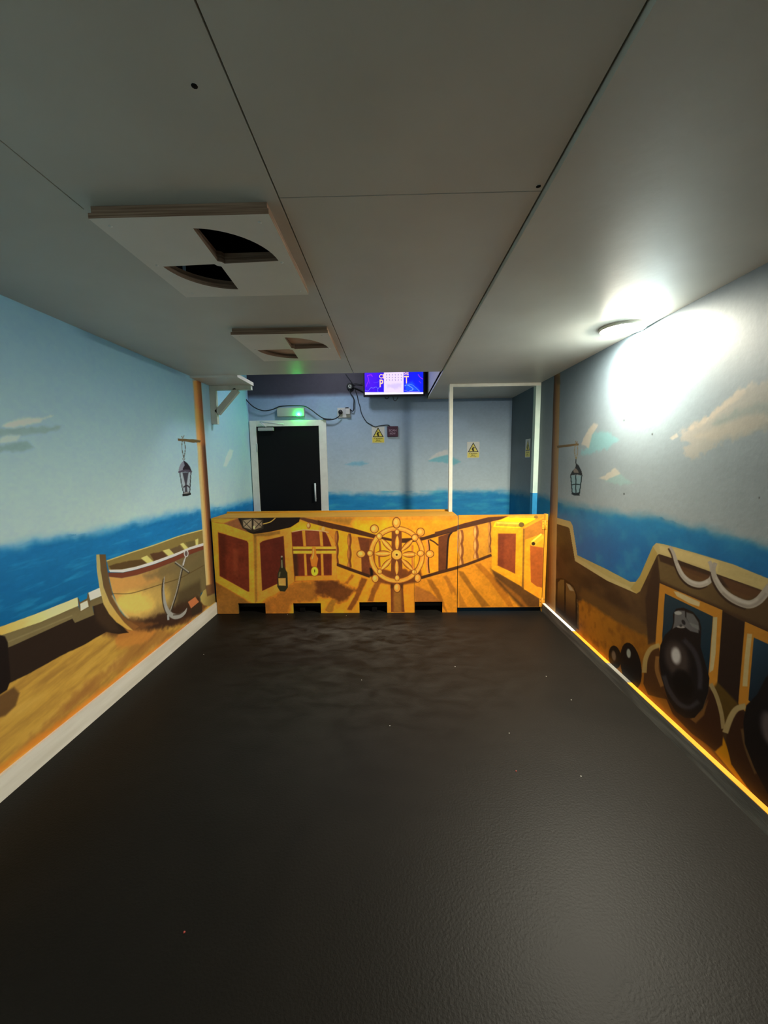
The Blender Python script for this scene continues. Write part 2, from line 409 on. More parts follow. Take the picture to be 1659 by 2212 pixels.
P.poly(L1([(580, 735), (660, 690), (675, 760), (668, 800), (598, 836)]), (96, 74, 42), 1)
P.poly(L1([(582, 722), (655, 690), (650, 735), (597, 765)]), (6, 92, 132), 1)
P.poly(L1([(599, 775), (652, 750), (662, 796), (601, 830)]), (196, 186, 142), .8)
P.poly(L1([(660, 692), (745, 655), (767, 712), (674, 750)]), (200, 190, 145), .8)
P.stroke(L1([(583, 735), (592, 770), (600, 832)]), 5/3.456, (90, 60, 30), .7)
P.poly(L2([(-500, 235), (0, 238), (35, 248), (55, 290), (76, 560), (50, 632), (-40, 690), (-500, 900)]), (30, 20, 17), 2)
P.poly(L2([(-500, 900), (-30, 690), (100, 612), (140, 655), (112, 745), (40, 815), (-60, 850), (-500, 1000)]), (88, 58, 28), 4, .9)
P.poly(A1([(500, 1112), (528, 1010), (565, 930), (605, 945), (590, 1000), (535, 1110)]), (168, 178, 180), 2, .6, rough=1.5)
# rowing boat
P.poly(L7([(225, 800), (400, 820), (600, 780), (850, 700), (1130, 590), (1330, 500), (1560, 410), (1600, 960), (1490, 1030), (1480, 1180), (1300, 1260), (1000, 1370), (700, 1430), (580, 1430), (470, 1380), (350, 1200), (270, 1000)]), (172, 124, 54), 1.5, col2=(100, 86, 50), g=((250, 1280), (400, 1250)))
P.poly(L7([(240, 820), (600, 800), (900, 720), (930, 860), (600, 980), (290, 1000)]), (172, 116, 52), 10, .7)
P.ell(*[L7([(600, 1170)])[0]], 42, 26, (196, 160, 66), 12, .85, rough=5)
P.ell(*[L7([(900, 1060)])[0]], 26, 22, (176, 140, 60), 12, .6, rough=5)
P.poly(L7([(700, 780), (1000, 660), (1330, 520), (1500, 470), (1400, 620), (1000, 800), (760, 840)]), (104, 86, 50), 8, .7, rough=4)
P.poly(L7([(470, 1380), (700, 1390), (1000, 1290), (1250, 1130), (1480, 1060), (1490, 1200), (1500, 1290), (1250, 1400), (1100, 1480), (760, 1540), (560, 1500)]), (58, 36, 24), 7, .95, rough=5)
P.poly(L7([(440, 1370), (560, 1400), (740, 1440), (900, 1440), (700, 1520), (560, 1500)]), (112, 66, 28), 5, .8, rough=4)
P.poly(L7([(1180, 1010), (1480, 850), (1500, 1050), (1300, 1180), (1150, 1200)]), (66, 52, 32), 9, .7)
P.stroke(L7([(275, 1035), (500, 1035), (700, 985), (950, 905), (1200, 825), (1400, 720), (1545, 640)]), 10/6.381, (84, 62, 28), .9, .9)
P.poly(L7([(195, 580), (500, 480), (800, 390), (1150, 262), (1540, 150), (1540, 350), (1200, 490), (900, 600), (600, 690), (400, 725), (225, 725)]), (118, 98, 46), 1)
for q, c in (([(225, 655), (450, 590), (680, 565), (755, 625), (500, 690), (255, 715)], (84, 60, 30)), ([(790, 490), (960, 452), (1040, 525), (850, 590)], (84, 54, 32)), ([(1060, 425), (1200, 372), (1255, 440), (1130, 495)], (94, 72, 44)), ([(1280, 330), (1400, 300), (1420, 372), (1330, 410)], (98, 82, 44))):
    P.poly(L7(q), c, 1.6, rough=1.5)
for q in ([(665, 545), (750, 510), (850, 605), (765, 625)], [(965, 442), (1055, 418), (1135, 500), (1062, 532)], [(1205, 352), (1250, 335), (1328, 420), (1282, 442)], [(1418, 292), (1456, 275), (1456, 362), (1424, 378)]):
    P.poly(L7(q), (182, 162, 84), .7)
P.stroke(L7([(195, 585), (500, 480), (850, 367), (1200, 242), (1540, 150)]), 15/6.381, (168, 152, 84), .8)
P.poly(L7([(215, 745), (420, 745), (600, 705), (850, 630), (1130, 525), (1330, 435), (1560, 360), (1560, 415), (1330, 502), (1130, 592), (850, 702), (600, 782), (400, 822), (222, 802)]), (106, 50, 30), 1)
P.poly(L7([(225, 708), (400, 705), (600, 665), (850, 588), (1150, 478), (1350, 393), (1560, 328), (1560, 365), (1330, 432), (1130, 522), (850, 627), (600, 702), (420, 742), (240, 737)]), (208, 202, 172), .8)
P.poly(L7([(95, 495), (180, 495), (195, 650), (230, 870), (290, 1100), (380, 1280), (480, 1400), (640, 1490), (560, 1545), (440, 1440), (330, 1300), (230, 1150), (150, 950), (110, 720)]), (92, 68, 38), .9, col2=(120, 72, 30), g=((225, 1260), (290, 1360)))
P.poly(L7([(50, 497), (95, 495), (112, 720), (152, 950), (232, 1150), (332, 1300), (442, 1440), (560, 1545), (480, 1530), (330, 1430), (230, 1320), (150, 1180), (90, 930), (58, 700)]), (150, 134, 76), .7, col2=(170, 128, 50), g=((210, 1250), (260, 1340)))
P.stroke(L7([(270, 1060), (340, 1180), (420, 1290), (500, 1375)]), 22/6.381, (176, 150, 96), 2, .7)
# anchor
P.stroke(L7([(975, 830), (962, 960), (975, 1110), (1005, 1240), (1060, 1330)]), np.array([10, 26, 40, 50, 60])/6.381, (60, 44, 30), 1.2)
P.stroke(L7([(990, 800), (978, 950), (985, 1090), (1012, 1220), (1062, 1310), (1130, 1350), (1210, 1340), (1270, 1295), (1300, 1235)]), np.array([8, 20, 34, 46, 66, 76, 60, 36, 8])/6.381, (128, 124, 112), .9)
P.stroke(L7([(1110, 1330), (1190, 1320), (1250, 1280)]), 16/6.381, (70, 56, 42), 1)
P.stroke(L7([(1040, 1330), (1045, 1400)]), 26/6.381, (132, 130, 122), .8)
P.stroke(L7([(1268, 560), (1232, 700), (1165, 1000), (1080, 1275)]), 30/6.381, (58, 48, 36), .8)
P.stroke(L7([(1262, 560), (1224, 700), (1158, 1000), (1072, 1270)]), 13/6.381, (132, 124, 106), .7)
P.stroke(L7([(1138, 606), (1335, 750)]), 32/6.381, (60, 54, 44), .7)
P.stroke(L7([(1138, 596), (1328, 738)]), 14/6.381, (136, 130, 110), .7)
P.ell(L7([(1290, 482)])[0], 5, 8, (176, 174, 166), .6); P.ell(L7([(1290, 484)])[0], 3.2, 6, (92, 74, 66), .6)
P.stroke(L7([(1280, 530), (1250, 650)]), 12/6.381, (168, 164, 154), .7)
P.poly(L7([(1355, 1240), (1465, 1150), (1510, 1180), (1510, 1270), (1370, 1350)]), (54, 40, 26), 1.5)
P.poly(L7([(1315, 1150), (1415, 1080), (1467, 1150), (1357, 1240)]), (158, 86, 44), .8)
P.stroke(L7([(1180, 1560), (1370, 1410)]), 18/6.381, (150, 80, 34), 2, .7)
# mast with its foot
def mast(P, Lp, Rp, cols, soft=1.4):
    n = len(cols)
    for i, c in enumerate(cols):
        f0 = i/n; f1 = 1.0
        a = [(l[0]*(1-f0)+r[0]*f0, l[1]*(1-f0)+r[1]*f0) for l, r in zip(Lp, Rp)]
        P.poly(a+list(Rp[::-1]), c, .5 if i == 0 else soft)
P.poly(B4([(15, 1200), (55, 1120), (100, 1090), (180, 1090), (195, 1150), (215, 1250), (130, 1312), (60, 1302), (20, 1250)]), (150, 130, 62), 1, col2=(108, 84, 40), g=((436, 1275), (468, 1300)))
mast(P, [(417, 822), (434.3, 1100), (446.3, 1272), (447, 1283)], [(433.5, 822), (453.5, 1100), (463.5, 1272), (464.5, 1281)], [(168, 146, 92), (178, 144, 80), (166, 120, 60), (128, 76, 40), (96, 54, 30), (74, 42, 28)])
P.poly([(417, 822), (433.5, 822), (444, 960), (426, 960)], (176, 92, 30), 8, .45)
P.poly(B4([(80, 1060), (190, 1030), (195, 1155), (100, 1192)]), (84, 52, 30), 2, .8)
# lantern hanging from a bracket arm
P.poly(LL([(350, 250), (640, 270), (860, 280), (1090, 315), (1070, 378), (850, 388), (560, 348), (370, 332)]), (96, 72, 38), .4)
P.stroke(LL([(495, 340), (482, 520), (508, 700), (545, 870)]), 26/14.75, (84, 86, 78), .3); P.stroke(LL([(555, 340), (592, 520), (582, 700), (555, 860)]), 26/14.75, (84, 86, 78), .3)
P.stroke(LL([(475, 175), (515, 255)]), 26/14.75, (104, 96, 76), .3); P.stroke(LL([(560, 150), (510, 255)]), 26/14.75, (104, 96, 76), .3)
P.ell(LL([(545, 905)])[0], 2.6, 2.8, (80, 84, 84), .3); P.ell(LL([(547, 905)])[0], 1.3, 1.5, (150, 168, 168), .3)
P.poly(LL([(410, 1335), (780, 1330), (735, 1990), (540, 1990)]), (132, 140, 140), .4)
P.poly(LL([(500, 1340), (700, 1330), (640, 1700), (660, 1960), (580, 1960), (590, 1700)]), (62, 58, 64), 1.6)
P.stroke(LL([(418, 1340), (470, 1680), (540, 2000)]), 30/14.75, (44, 52, 54), .3); P.stroke(LL([(772, 1330), (755, 1660), (735, 1985)]), 30/14.75, (44, 52, 54), .3)
P.stroke(LL([(530, 1812), (640, 1750), (735, 1812)]), 42/14.75, (54, 46, 50), .4)
P.poly(LL([(500, 2030), (560, 1975), (660, 1950), (770, 1990), (775, 2045), (650, 2085), (505, 2095)]), (32, 34, 32), .4)
P.poly(LL([(520, 2020), (560, 1985), (640, 1955), (740, 1990), (640, 2010)]), (128, 122, 114), .5)
P.poly(LL([(545, 950), (450, 1060), (400, 1170), (378, 1290), (560, 1300), (560, 1130)]), (112, 112, 118), .4)
P.poly(LL([(545, 950), (660, 1040), (740, 1150), (800, 1300), (500, 1290), (520, 1200), (565, 1120)]), (42, 32, 40), .6)
P.poly(LL([(368, 1300), (600, 1240), (700, 1250), (815, 1310), (800, 1340), (590, 1315), (380, 1350)]), (74, 64, 74), .4)
dec = ((P.C[..., 0] > P.C[..., 2]+8) & (P.V < 2.3))[..., None]; P.C = np.where(dec, P.C*.88+P.C.mean(-1, keepdims=True)*.10, P.C)
P.grain(.025, 40, 60); P.grain(.02, 7, 7, 9)
GL = np.array((2.3, 2.45, 2.8))  # paint lightened to make up for weak lamp light on this wall
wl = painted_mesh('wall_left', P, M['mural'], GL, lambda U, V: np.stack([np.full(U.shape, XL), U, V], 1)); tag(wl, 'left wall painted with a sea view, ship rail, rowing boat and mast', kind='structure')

# ================================================================ RIGHT WALL MURAL
u = np.concatenate([steps((YN, 1.35, .05))[:-1], wall_steps(XR, 1.35, 4.05), steps((4.06, DK, .012))])
P = Paint('x', XR, u, zs_wall, (140, 150, 152))
t = np.clip((P.V-1.1)/(HC-1.1), 0, 1)[..., None]
P.C = np.array((142, 150, 148.))*(1-t)+np.array((122, 140, 150.))*t
# clouds
big = [(1005, 1270), (1060, 1240), (1120, 1190), (1230, 1140), (1300, 1080), (1430, 970), (1540, 900), (1650, 900), (1900, 830), (2200, 900), (2300, 1200), (2000, 1330), (1659, 1240), (1500, 1300), (1300, 1350), (1180, 1420), (1100, 1460), (1060, 1440), (1050, 1380), (1100, 1350), (1030, 1310)]
P.poly(R5(big), (170, 163, 150), 7, .85, rough=14, rs=40, col2=(150, 152, 140), g=((1560, 850), (1620, 960)))
P.poly(R5([(1240, 1210), (1400, 1110), (1659, 1040), (1900, 980), (1900, 1100), (1659, 1130), (1500, 1140), (1300, 1225)]), (132, 144, 138), 8, .75, rough=10, rs=30)
P.poly(R5([(1100, 1300), (1300, 1220), (1500, 1150), (1620, 1130), (1659, 1180), (1500, 1260), (1250, 1320)]), (172, 164, 146), 8, .6, rough=10, rs=30)
P.poly(R5([(1060, 1245), (1230, 1142), (1430, 972), (1540, 905), (1480, 990), (1280, 1140), (1100, 1262)]), (186, 174, 154), 5, .7, rough=8, rs=40)
P.poly(R5([(935, 1310), (990, 1275), (1000, 1300), (960, 1328)]), (176, 170, 156), 2, .9, rough=2)
P.poly(R5([(350, 1295), (420, 1250), (500, 1268), (565, 1330), (480, 1385), (380, 1420), (285, 1435), (295, 1400), (345, 1370)]), (122, 166, 166), 4, .85, rough=7, rs=30)
P.poly(R5([(288, 1355), (340, 1250), (380, 1205), (415, 1215), (368, 1290), (345, 1385)]), (178, 172, 156), 2.5, .9, rough=3)
P.poly(R5([(465, 1625), (555, 1565), (640, 1615), (680, 1645), (560, 1655)]), (136, 162, 156), 3, .85, rough=4)
P.poly(R5([(408, 1605), (470, 1580), (540, 1530), (575, 1570), (480, 1620)]), (180, 174, 156), 2, .9, rough=3)
P.poly(R5([(830, 560), (900, 500), (960, 450), (1080, 378), (1060, 410), (1010, 450), (940, 485)]), (200, 194, 178), 1.5, .8, rough=3, rs=40)
# sea
hor = [(1095, 1058), (1150, 1064), (1176, 1068)]+R3([(100, -5), (350, 45), (650, 95), (880, 110), (1000, 160), (1300, 225), (1659, 330), (2200, 490), (3600, 900)])
low = [(2500, 2600), (1659, 1900), (1100, 1330)]
P.poly(hor+low, (82, 128, 146), 14, .7, rough=12, rs=9)
P.poly([(x, y+10) for x, y in hor]+low, (24, 112, 152), 11, 1, col2=(0, 92, 142), g=((1300, 1110), (1300, 1180)), rough=8, rs=12)
nz = fbm(P.U*7, P.V*9, 31); seam = (P.C[..., 2]-P.C[..., 0] > 50) & (P.V < 1.3)
P.tint((72, 136, 158), np.clip(nz*3-1.6, 0, 1)*seam, .5)
P.tint((0, 76, 120), np.clip((1-nz)*3-1.7, 0, 1)*seam, .45)
# ship side
face = R3([(-60, 140), (110, 150), (215, 180), (250, 425), (480, 550), (690, 650), (720, 620), (840, 360), (1000, 400), (1659, 620), (2600, 1000), (4200, 1700), (4200, 6000), (1659, 2800), (1200, 1800), (-60, 900)])
P.poly(face, (70, 50, 31), .8)
nb = fbm(P.U*5, P.V*9, 41); fm = (P.C[..., 0] < 75) & (P.C[..., 2] < 40)
P.tint((94, 68, 38), np.clip(nb*3-1.4, 0, 1)*fm, .5); P.tint((46, 32, 22), np.clip((1-nb)*3-1.5, 0, 1)*fm, .6)
P.poly(R3([(270, 700), (300, 640), (560, 790), (840, 960), (840, 1060), (560, 920), (330, 790)]), (96, 66, 30), 9, .7)
P.poly(R4([(262, 10), (300, -10), (420, 60), (560, 150), (700, 230), (850, 290), (860, 500), (960, 800), (1250, 1080), (1800, 1800), (1200, 1500), (600, 640), (255, 240)]), (160, 100, 22), 6, .95, rough=5, col2=(120, 76, 22), g=((1300, 1400), (1400, 1340)))
n3 = fbm(P.U*20, P.V*22, 51); gm = (P.C[..., 0] > 112) & (P.C[..., 2] < 40) & (P.V < .5)
P.tint((104, 62, 18), np.clip(n3*3.2-1.5, 0, 1)*gm, .6)
P.poly(R3([(850, 410), (985, 440), (1300, 540), (1659, 665), (2600, 1010), (2600, 1320), (1659, 960), (1480, 890), (1320, 800), (870, 600)]), (98, 78, 46), 2, .95, col2=(78, 58, 34), g=((1500, 1250), (1600, 1330)))
P.poly(R3([(850, 580), (1320, 790), (1500, 870), (1659, 940), (1659, 1000), (1480, 905), (1300, 830), (860, 640)]), (62, 42, 28), 5, .8)
P.poly(R3([(855, 398), (1000, 430), (1610, 652), (1590, 715), (1500, 700), (1000, 500), (870, 450)]), (54, 36, 26), 2.5, .9)
P.poly(R3([(985, 470), (1250, 560), (1220, 590), (1150, 600), (1060, 570)]), (92, 60, 34), 3, .8)
P.poly(R3([(1310, 560), (1610, 665), (1600, 700), (1500, 730), (1400, 690)]), (92, 60, 34), 4, .8)
P.poly(R3([(845, 420), (860, 620), (850, 1040), (780, 1060), (760, 720), (800, 560)]), (54, 37, 27), 4, .8)
# cream rail
P.poly(R3([(105, 128), (212, 158), (228, 190), (262, 405), (480, 510), (650, 600), (690, 600), (720, 560), (815, 340), (840, 315), (900, 325), (1100, 380), (1400, 470), (1659, 575), (2300, 800), (4000, 1450), (4000, 1650), (2300, 930), (1600, 655), (1300, 548), (1000, 440), (860, 396), (845, 407), (722, 668), (695, 686), (480, 592), (245, 447), (205, 212), (195, 200), (105, 174)]), (172, 152, 98), .7)
P.poly(R3([(690, 600), (720, 560), (815, 340), (850, 395), (722, 668), (695, 686), (650, 650)]), (152, 126, 62), 1.2, .8)
P.poly(R3([(245, 410), (262, 405), (480, 510), (650, 600), (690, 610), (670, 650), (480, 560)]), (150, 134, 76), 2, .5)
P.poly(R3([(860, 330), (1100, 390), (1300, 450), (1290, 530), (1000, 430), (870, 385)]), (196, 172, 112), 3, .6)
# barrel behind the mast
P.poly(R7([(240, 1030), (330, 1015), (420, 1050), (540, 1150), (600, 1280), (632, 1500), (630, 1900), (240, 1560)]), (44, 30, 19), 1.5)
P.poly(R7([(278, 1090), (325, 1042), (385, 1045), (385, 1600), (262, 1500)]), (104, 82, 42), 1, col2=(58, 36, 18), g=((1210, 1270), (1210, 1315)))
P.poly(R7([(415, 1095), (470, 1120), (540, 1180), (578, 1290), (578, 1860), (410, 1680)]), (108, 80, 42), 1, col2=(52, 32, 18), g=((1230, 1290), (1230, 1335)))
P.poly(R7([(425, 1110), (480, 1130), (555, 1240), (480, 1230)]), (150, 134, 100), 1.5)
P.stroke(R7([(605, 1380), (618, 1560), (618, 1860)]), 12/7.9, (104, 84, 50), .6)
# port frames
P.poly(R4([(865, -137), (1325, 62), (1300, 420), (1283, 640), (1235, 620), (900, 640), (835, 300)]), (166, 110, 36), .8)
P.poly(R4([(1490, 145), (2600, 640), (2600, 2000), (1470, 780), (1440, 745)]), (160, 106, 34), .8)
P.poly(R4([(1555, 262), (2500, 680), (2500, 1600), (1515, 720)]), (26, 58, 74), 1, col2=(20, 36, 46), g=((1630, 1380), (1690, 1460)))
P.poly(R4([(903, -62), (1256, 108), (1228, 470), (1215, 620), (870, 600), (885, 230)]), (26, 54, 64), .8, col2=(14, 40, 52), g=((1470, 1290), (1480, 1420)))
P.poly(R4([(968, -78), (1000, -72), (1160, 2), (1155, 36), (1080, 10), (990, -42)]), (178, 158, 112), 1.2)
P.poly(R4([(1258, 112), (1288, 112), (1275, 380), (1258, 500), (1230, 520)]), (166, 148, 104), 1)
P.stroke(R4([(1525, 235), (1505, 420), (1490, 620)]), 36/3.393, (164, 148, 104), 1.2, .9)
P.poly(R4([(1327, 68), (1489, 150), (1440, 755), (1290, 600)]), (42, 28, 21), 1.5)
P.poly(R4([(1290, 590), (1440, 745), (1370, 860), (1335, 880), (1250, 640)]), (76, 56, 18), 4)
P.poly(R4([(1270, 1100), (1330, 990), (1350, 1040), (1420, 1230), (1560, 1400), (1500, 1380)]), (168, 112, 12), 3)
# gun carriage wheels
P.poly(R4([(745, 600), (758, 440), (790, 370), (860, 325), (875, 420), (890, 560), (940, 720), (850, 700), (780, 680)]), (72, 44, 20), 1.5)
P.stroke(R4([(850, 400), (845, 500), (885, 620)]), 30/3.393, (122, 84, 42), 2, .9)
P.stroke(R4([(752, 520), (762, 420), (800, 345), (865, 318)]), 34/3.393, (152, 128, 76), 1.5, .9)
P.poly(R4([(900, 680), (1050, 850), (1190, 790), (1230, 640), (1300, 700), (1335, 900), (1325, 1050), (1275, 1092), (1100, 965), (960, 820)]), (58, 32, 17), 2)
P.poly(R4([(1090, 860), (1180, 790), (1220, 720), (1190, 830), (1130, 890)]), (112, 76, 34), 2.5, .8)
P.stroke(R4([(1238, 600), (1285, 700), (1318, 820), (1332, 930)]), 30/3.393, (134, 114, 74), 1.2)
P.poly(R4([(1352, 1030), (1362, 900), (1400, 820), (1480, 780), (1500, 1000), (1560, 1220), (1700, 1440), (1800, 1700), (1500, 1350), (1390, 1190)]), (54, 30, 16), 2)
P.stroke(R4([(1345, 960), (1385, 850), (1430, 785), (1495, 765)]), 44/3.393, (142, 122, 80), 1.5)
P.stroke(R4([(1468, 930), (1500, 1080), (1570, 1260)]), 22/3.393, (88, 66, 38), 2, .8)
# cannons
P.poly(R4([(962, 95), (985, 50), (1040, 42), (1110, 75), (1155, 130), (1170, 190), (1165, 330), (1200, 450), (1230, 560), (1222, 660), (1180, 780), (1120, 850), (1050, 852), (980, 800), (920, 700), (880, 560), (860, 430), (870, 320), (905, 240), (950, 200), (965, 150)]), (26, 22, 23), 1.2)
P.poly(R4([(975, 78), (1000, 62), (1050, 66), (1052, 110), (1080, 150), (1150, 175), (1150, 230), (1090, 215), (1050, 185), (985, 185), (960, 200), (972, 150)]), (88, 86, 84), 1.5)
P.poly(R4([(1060, 75), (1110, 90), (1150, 150), (1158, 210), (1100, 180), (1060, 120)]), (104, 104, 100), 2, .8)
P.ell(R4([(1000, 82)])[0], 8, 4, (140, 138, 130), 1.5, rot=5)
P.ell(R4([(1020, 185)])[0], 9, 2.5, (128, 122, 114), 1.2, rot=5)
P.ell(R4([(1040, 150)])[0], 3.5, 6, (38, 36, 38), 1.5, rot=-30)
P.ell(R4([(1020, 175)])[0], 3, 3, (60, 58, 58), 1.5)
P.ell(R4([(990, 420)])[0], 25, 40, (62, 52, 47), 12, .95, rot=-15)
P.ell(R4([(985, 395)])[0], 10, 18, (166, 160, 152), 6, .95, rot=-8)
P.stroke(R4([(895, 540), (930, 640), (1000, 740), (1080, 775), (1150, 730)]), 34/3.393, (64, 60, 62), 4, .7)
P.stroke(R4([(1040, 275), (1120, 370), (1160, 500), (1160, 640)]), 36/3.393, (60, 56, 60), 5, .7)
P.ell(R4([(1035, 600)])[0], 20, 32, (14, 11, 12), 6, .8, rot=-20)
P.poly(R4([(1478, 880), (1500, 760), (1580, 680), (1640, 560), (1720, 480), (2500, 900), (2500, 2600), (1800, 1640), (1659, 1410), (1560, 1220), (1490, 1040)]), (20, 16, 18), 2)
P.ell(R4([(1665, 930)])[0], 16, 38, (86, 76, 72), 10, .8, rot=-12)
# cannonballs
P.ell(R4([(537, 405)])[0], 13.5, 25, (28, 20, 17), 1, rot=-8); P.ell(R4([(529, 395)])[0], 4.5, 11, (104, 86, 66), 3, rot=-8)
P.ell(R4([(655, 470)])[0], 22, 51, (24, 18, 18), 1, rot=-10); P.ell(R4([(638, 378)])[0], 4.5, 10, (136, 138, 124), 2.5, rot=-5)
# rope looped over the rail
rope1 = R8([(395, 180), (445, 270), (490, 410), (560, 550), (660, 640), (780, 672), (880, 640), (940, 570), (930, 430), (905, 370)])
w1 = np.array([30, 42, 50, 60, 72, 78, 76, 60, 50, 50])/5.946
P.stroke([(x-2, y+4) for x, y in rope1[:7]], w1[:7], (48, 32, 24), 1.5, .9); P.stroke(rope1, w1, (158, 148, 132), 1)
rope2 = R8([(985, 390), (955, 480), (985, 600), (1080, 750), (1220, 860), (1400, 925), (1530, 880), (1640, 760), (1760, 620)])
w2 = np.array([56, 60, 70, 82, 96, 104, 106, 110, 120])/5.946
P.stroke([(x-3, y+4) for x, y in rope2[1:6]], w2[1:6], (50, 34, 25), 1.5, .9); P.stroke(rope2, w2, (152, 142, 126), 1)
P.stroke([(x+1, y-3) for x, y in rope2[2:7]], w2[2:7]*.4, (176, 166, 150), 3, .7); P.stroke([(x+1, y-2) for x, y in rope1[2:7]], w1[2:7]*.4, (184, 174, 158), 2, .7)
P.stroke([(x-1, y+4) for x, y in rope2[3:8]], w2[3:8]*.3, (122, 110, 98), 3, .6)
# mast
mast(P, [(1196.9, 806), (1187.5, 1110), (1185.2, 1120), (1181.5, 1308)], [(1209.6, 806), (1204, 1110), (1203.2, 1120), (1199.2, 1325)], [(92, 60, 30), (126, 86, 46), (150, 112, 62), (158, 124, 76), (166, 136, 86)])
P.stroke([(1204, 812), (1207, 830)], 8, (96, 84, 50), 4, .5)
# lantern
P.poly(A3([(1378, 893), (1600, 868), (1612, 872), (1612, 887), (1385, 917)]), (112, 86, 42), .4)
P.stroke(A3([(1574, 885), (1566, 950), (1580, 1030)]), 8/4.879, (138, 120, 82), .3); P.stroke(A3([(1594, 885), (1600, 950), (1586, 1030)]), 8/4.879, (138, 120, 82), .3)
P.stroke(A3([(1577, 842), (1590, 885)]), 9/4.879, (128, 104, 60), .3); P.stroke(A3([(1597, 848), (1582, 885)]), 9/4.879, (128, 104, 60), .3)
P.stroke(A3([(1580, 1030), (1582, 1090)]), 9/4.879, (40, 40, 40), .3)
P.poly(A3([(1525, 1205), (1645, 1210), (1620, 1395), (1540, 1395)]), (124, 152, 154), .4)
for q in ([(1526, 1205), (1543, 1395)], [(1643, 1210), (1618, 1395)], [(1580, 1200), (1580, 1392)], [(1535, 1305), (1580, 1298), (1630, 1305)]):
    P.stroke(A3(q), 11/4.879, (24, 44, 46), .4)
P.poly(A3([(1530, 1400), (1545, 1385), (1580, 1392), (1618, 1382), (1622, 1418), (1560, 1416)]), (28, 38, 38), .4)
P.poly(A3([(1585, 1078), (1612, 1100), (1640, 1160), (1652, 1212), (1600, 1195), (1518, 1204), (1545, 1155), (1572, 1130)]), (34, 34, 34), .4)
P.poly(A3([(1552, 1150), (1578, 1128), (1600, 1150), (1612, 1180), (1560, 1176)]), (120, 110, 98), .8)
# specks and small dents
for x, y in ((1367, 626), (1348, 908), (1348, 1067), (1409, 938), (1640, 1075), (1510, 700)):
    P.ell((x, y), 1.6, 2.4, (70, 74, 72), .8, .8)
P.grain(.025, 40, 60); P.grain(.02, 7, 7, 9)
GR = np.array((.50, .505, .54))  # paint darkened to hold down the strong lamp light on this wall
un = np.clip((1.45-P.V)/1.0, 0, 1)[..., None]; P.C = P.C*(1+.52*un)   # paint lightened towards the floor to offset the weaker lamp light there
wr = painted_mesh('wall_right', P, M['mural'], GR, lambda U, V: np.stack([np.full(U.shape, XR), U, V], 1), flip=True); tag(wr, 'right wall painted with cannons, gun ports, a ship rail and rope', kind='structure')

# ================================================================ BACK WALL
u = steps((XL, XR, .006)); v = steps((0, .8, .05), (.8, 1.9, .006), (1.9, ZT, .008))
P = Paint('y', DK, u, v, (120, 138, 150))
t = np.clip((P.V-1.2)/(2.3-1.2), 0, 1)[..., None]
P.C = np.array((148, 160, 160.))*(1-t)+np.array((112, 130, 148.))*t
P.tint((66, 62, 70), np.clip((P.V-2.31+.04*(fbm(P.U*4, P.V*4, 3)-.5))/.06, 0, 1), 1)
P.poly([(480, 1072), (600, 1071), (700, 1064), (820, 1065), (900, 1066), (960, 1057), (1100, 1059), (1200, 1059), (1200, 1500), (480, 1500)], (84, 138, 160), 7, .7, rough=6, rs=10)
P.poly([(480, 1080), (600, 1079), (700, 1069), (820, 1071), (900, 1072), (960, 1063), (1100, 1065), (1200, 1065), (1200, 1500), (480, 1500)], (28, 108, 150), 5, 1, rough=4, rs=12)
nz = fbm(P.U*5, P.V*22, 61); seam = P.V < 1.13
P.tint((60, 146, 160), np.clip(nz*3-1.5, 0, 1)*seam, .6); P.tint((10, 88, 134), np.clip((1-nz)*3-1.7, 0, 1)*seam, .5)
P.poly(A2([(345, 1370), (430, 1342), (560, 1330), (650, 1358), (560, 1392), (400, 1388)]), (96, 142, 158), 3, .85, rough=2)
P.poly(A3([(25, 1052), (120, 1008), (230, 985), (360, 1062), (300, 1095), (180, 1070)]), (92, 146, 154), 2.5, .9, rough=3, rs=20)
P.poly(A3([(30, 1040), (100, 980), (180, 938), (232, 928), (240, 985), (110, 1010)]), (168, 166, 160), 2, .8, rough=3, rs=20)
P.tint((30, 29, 28), (P.V < .34).astype(float), 1)  # shade behind the gate put into the colour of the wall foot
P.grain(.03, 40, 50); P.grain(.02, 6, 6, 9)
GB = np.array((1.62, 1.66, 1.8))  # paint lightened to make up for dim light at the back
wb = painted_mesh('wall_back', P, M['mural'], GB, lambda U, V: np.stack([U, np.full(U.shape, DK), V], 1)); tag(wb, 'back wall painted as blue sky over a flat sea', kind='structure')

# ================================================================ FLOOR, CEILING, NEAR WALL
mb = MB(); mb.box(XL-.1, XR+.1, YN-.1, DK+.1, -.1, 0); tag(mb.build('floor', M['floor']), 'charcoal floor with chalky scuffs', kind='structure')
mb = MB(); mb.box(XL-.1, XR+.1, YN-.12, YN-.02, 0, ZT); tag(mb.build('wall_near', mat('near_wall_paint', (120, 138, 145), .6, .3, noise=.05)), 'plain wall behind the viewer', kind='structure')

yE = float(at(700, 807, 'z', HC)[1])            # where the lowered ceiling stops
xJ = float(at(680, 610, 'z', HC)[0]); xB = float(at(1180, 402, 'z', HC)[0])
yC = float(at(900, 420, 'z', HC)[1]); xJ2 = float(at(100, 385, 'z', HC)[0])

